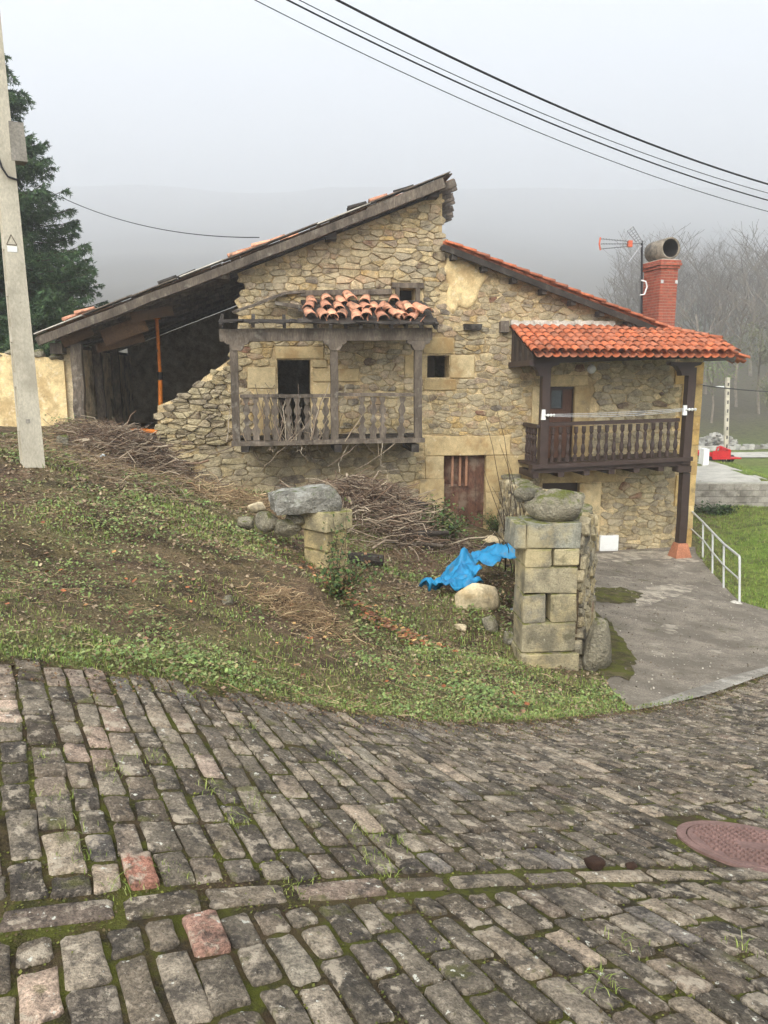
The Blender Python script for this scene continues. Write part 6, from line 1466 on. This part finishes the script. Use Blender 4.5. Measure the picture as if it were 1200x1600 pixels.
# crumbs of earth and leaf washed over the edge of the cobbles
n = 9000; t_ = r_.integers(20, 118, n); e = RF[t_] + (RF[t_ + 1] - RF[t_]) * r_.random((n, 1)); off = np.abs(r_.normal(0, .10, n)) * (1 + 1.2 * (nz(e[:, 0], e[:, 1], .6, 1) > .2)); P = np.c_[e[:, 0] + off * .3, e[:, 1] - off, np.zeros(n)]; P[:, 2] = Z(P[:, 0], P[:, 1]) + r_.uniform(.012, .03, n)
V, F = leaves(P, r_.uniform(.008, .022, n), .5, r_, .8); o = mkobj('crumbs', V, F, M_LEAF, kind='stuff', cols=pick_cols(n, [L(92,70,50), L(116,92,66), L(70,54,40), L(104,104,56)], r_, .25, 5)); o['label'] = 'earth and leaf crumbs along the edge of the cobbles'
P = np.stack([r_.uniform(2.6, 7.6, 5200), r_.uniform(8, 18.5, 5200)], 1); P = P[inpoly(P[:, 0], P[:, 1], PATH_POLY)]; P = np.c_[P, Z(P[:, 0], P[:, 1]) + .018]
V, F = leaves(P, r_.uniform(.01, .035, len(P)), .5, r_, .9); o = mkobj('grit', V, F, M_LEAF, kind='stuff', cols=pick_cols(len(P), [L(150,142,128), L(100,92,82), L(176,168,152), L(96,80,60), L(120,112,98)], r_, .25, 5)); o['label'] = 'loose grit and leaf crumbs on the concrete path'
# ivy and brambles
def shrub(name, label, c, sx, sy, sz, n, nl, cl, ls, cat='bush', stems=40):
    t = thing(name, label, cat, c); S_ = []
    for k in range(stems):
        a = r_.uniform(0, 6.28); e = np.array([math.cos(a) * sx * r_.uniform(.2, 1), math.sin(a) * sy * r_.uniform(.2, 1), sz * r_.uniform(.4, 1.1)]); u = np.linspace(0, 1, 5)[:, None]; S_.append(c + e * u ** np.array([1, 1, .7]) + r_.normal(0, .03, (5, 3)) * u)
    S_ = np.array(S_); V, F = strands(S_, np.linspace(.006, .002, 5)[None], 3); mkobj('stems', V, F, M_BARKB, t, kind='stuff')
    k = r_.integers(0, stems, nl); i = r_.integers(1, 5, nl); P = S_[k, i] + r_.normal(0, .06, (nl, 3)); V, F = leaves(P, ls * r_.uniform(.6, 1.3, nl), .6, r_, .8); mkobj('foliage', V, F, M_LEAF, t, kind='stuff', cols=pick_cols(nl, cl, r_, .25, 5))
M_BARKB = mat('stem_bark', L(92,76,62), var=.2, bump=0); IVY = [L(70,92,48), L(86,104,54), L(60,78,44), L(104,112,60)]
shrub('bramble', 'bramble growing at the foot of the broken gate pillar', gp(530, 935), .45, .4, .42, 0, 700, IVY + [L(110,84,60)], .05)
shrub('bramble', 'dark green bramble by the cellar door', gp(690, 850), .8, .5, .55, 0, 1200, IVY, .07); shrub('weed_clump', 'green weeds at the left jamb of the cellar door', gp(672, 822), .5, .3, .55, 0, 500, IVY, .06, 'weeds')
shrub('bramble', 'weeds filling the corner between cellar door and rubble wall', gp(775, 835), .5, .4, .5, 0, 600, IVY, .06); shrub('bramble', 'tangle of stems and leaves in front of the gate pillar', gp(795, 950), .35, .4, .4, 0, 350, IVY + DRYC[:3], .045)
shrub('sprig', 'green feathery sprig before the open bay', atd(118, 700, 15.5), .4, .3, .5, 0, 700, [L(96,120,66), L(112,132,80)], .05); shrub('shrub', 'low dark shrub in the field below the block wall', gp(1118, 803), .8, .4, .25, 0, 900, [L(52,72,40), L(64,84,46)], .09)
t = thing('creeper', 'thin creeper climbing the broken gate pillar', 'creeper', lo - UPZ * .6); S_ = []
for k in range(9):
    b0 = lo + LX * r_.uniform(-.02, .35) + np.array([0, -.05, lz(905) - lo[2] - .05]); u = np.linspace(0, 1, 6)[:, None]; S_.append(b0 + UPZ * u * r_.uniform(.5, 1.1) + LX * u * r_.normal(0, .1) + r_.normal(0, .02, (6, 3)))
S_ = np.array(S_); V, F = strands(S_, np.linspace(.006, .003, 6)[None], 3); mkobj('stems', V, F, M_BARKB, t, kind='stuff'); P = (S_.reshape(-1, 3)[None] + r_.normal(0, .04, (4, 54, 3))).reshape(-1, 3) - np.array([0, .03, 0]); V, F = leaves(P, .05, .6, r_, .8); mkobj('foliage', V, F, M_LEAF, t, kind='stuff', cols=pick_cols(len(P), IVY, r_, .25, 5))
# bare shoots beside the gate pillar
bs = gp(800, 900); t = thing('bare_shrub', 'bare upright shoots growing beside the gate pillar', 'shrub', bs)
for (tx, ty, d) in ((760, 655, 11.2), (783, 690, 11.0), (778, 640, 11.5), (795, 720, 10.8), (750, 720, 11.4), (768, 760, 11.0), (805, 770, 10.7), (742, 800, 11.1), (790, 790, 10.9), (775, 830, 10.8)):
    e = atd(tx, ty, d); b0 = bs + r_.normal(0, .08, 3) * [1, 1, 0]; u = np.linspace(0, 1, 7)[:, None]; mid = np.array([r_.normal(.08, .06), 0, .1]); Pq = b0 * (1 - u) + e * u + mid * 4 * u * (1 - u) + r_.normal(0, .012, (7, 3)); MB().tube(Pq, np.linspace(.010, .003, 7), 5).build('shoot', M_BARKB, t)
# dead creeper hanging in the old balcony
S_ = []
for k in range(70):
    px = r_.normal(465, 40) if k < 50 else r_.uniform(380, 650); u = np.linspace(0, 1, 6)[:, None]; b0 = HP(px, 690, BW + r_.uniform(-.15, .3)); e = b0 + HU * r_.normal(0, .4) + UPZ * (r_.uniform(.3, 1.4) if k < 45 else -r_.uniform(.15, .7)); S_.append(b0 * (1 - u) + e * u + r_.normal(0, .05, (6, 3)) * u)
V, F = strands(np.array(S_), np.linspace(.013, .007, 6)[None], 4); o = mkobj('dead_creeper', V, F, M_LEAF, cols=pick_cols(70, [L(176,162,140), L(150,134,112), L(120,104,88)], r_, .2, 24)); tag(o, 'dead grey creeper tangled through the old balcony railing', 'creeper')

# ================================================================ mist
hz_ = bpy.data.materials.new('mist'); hz_.use_nodes = True; N = hz_.node_tree.nodes; N.clear()
pv = N.new('ShaderNodeVolumePrincipled'); pv.inputs['Color'].default_value = (.975, .985, .995, 1); pv.inputs['Density'].default_value = .0026; pv.inputs['Anisotropy'].default_value = .55
mo_ = N.new('ShaderNodeOutputMaterial'); hz_.node_tree.links.new(pv.outputs[0], mo_.inputs['Volume'])
zlo = float(GZ.min()) - 1.0; zhi = float(GZ.max()) + 14.0
hb_ = MB().box(((gx[0] + gx[-1]) / 2, (gy[0] + gy[-1]) / 2, (zlo + zhi) / 2), gx[-1] - gx[0] + 20, gy[-1] - gy[0] + 20, zhi - zlo).build('haze', hz_, kind='stuff'); hb_['label'] = 'grey mist filling the valley'
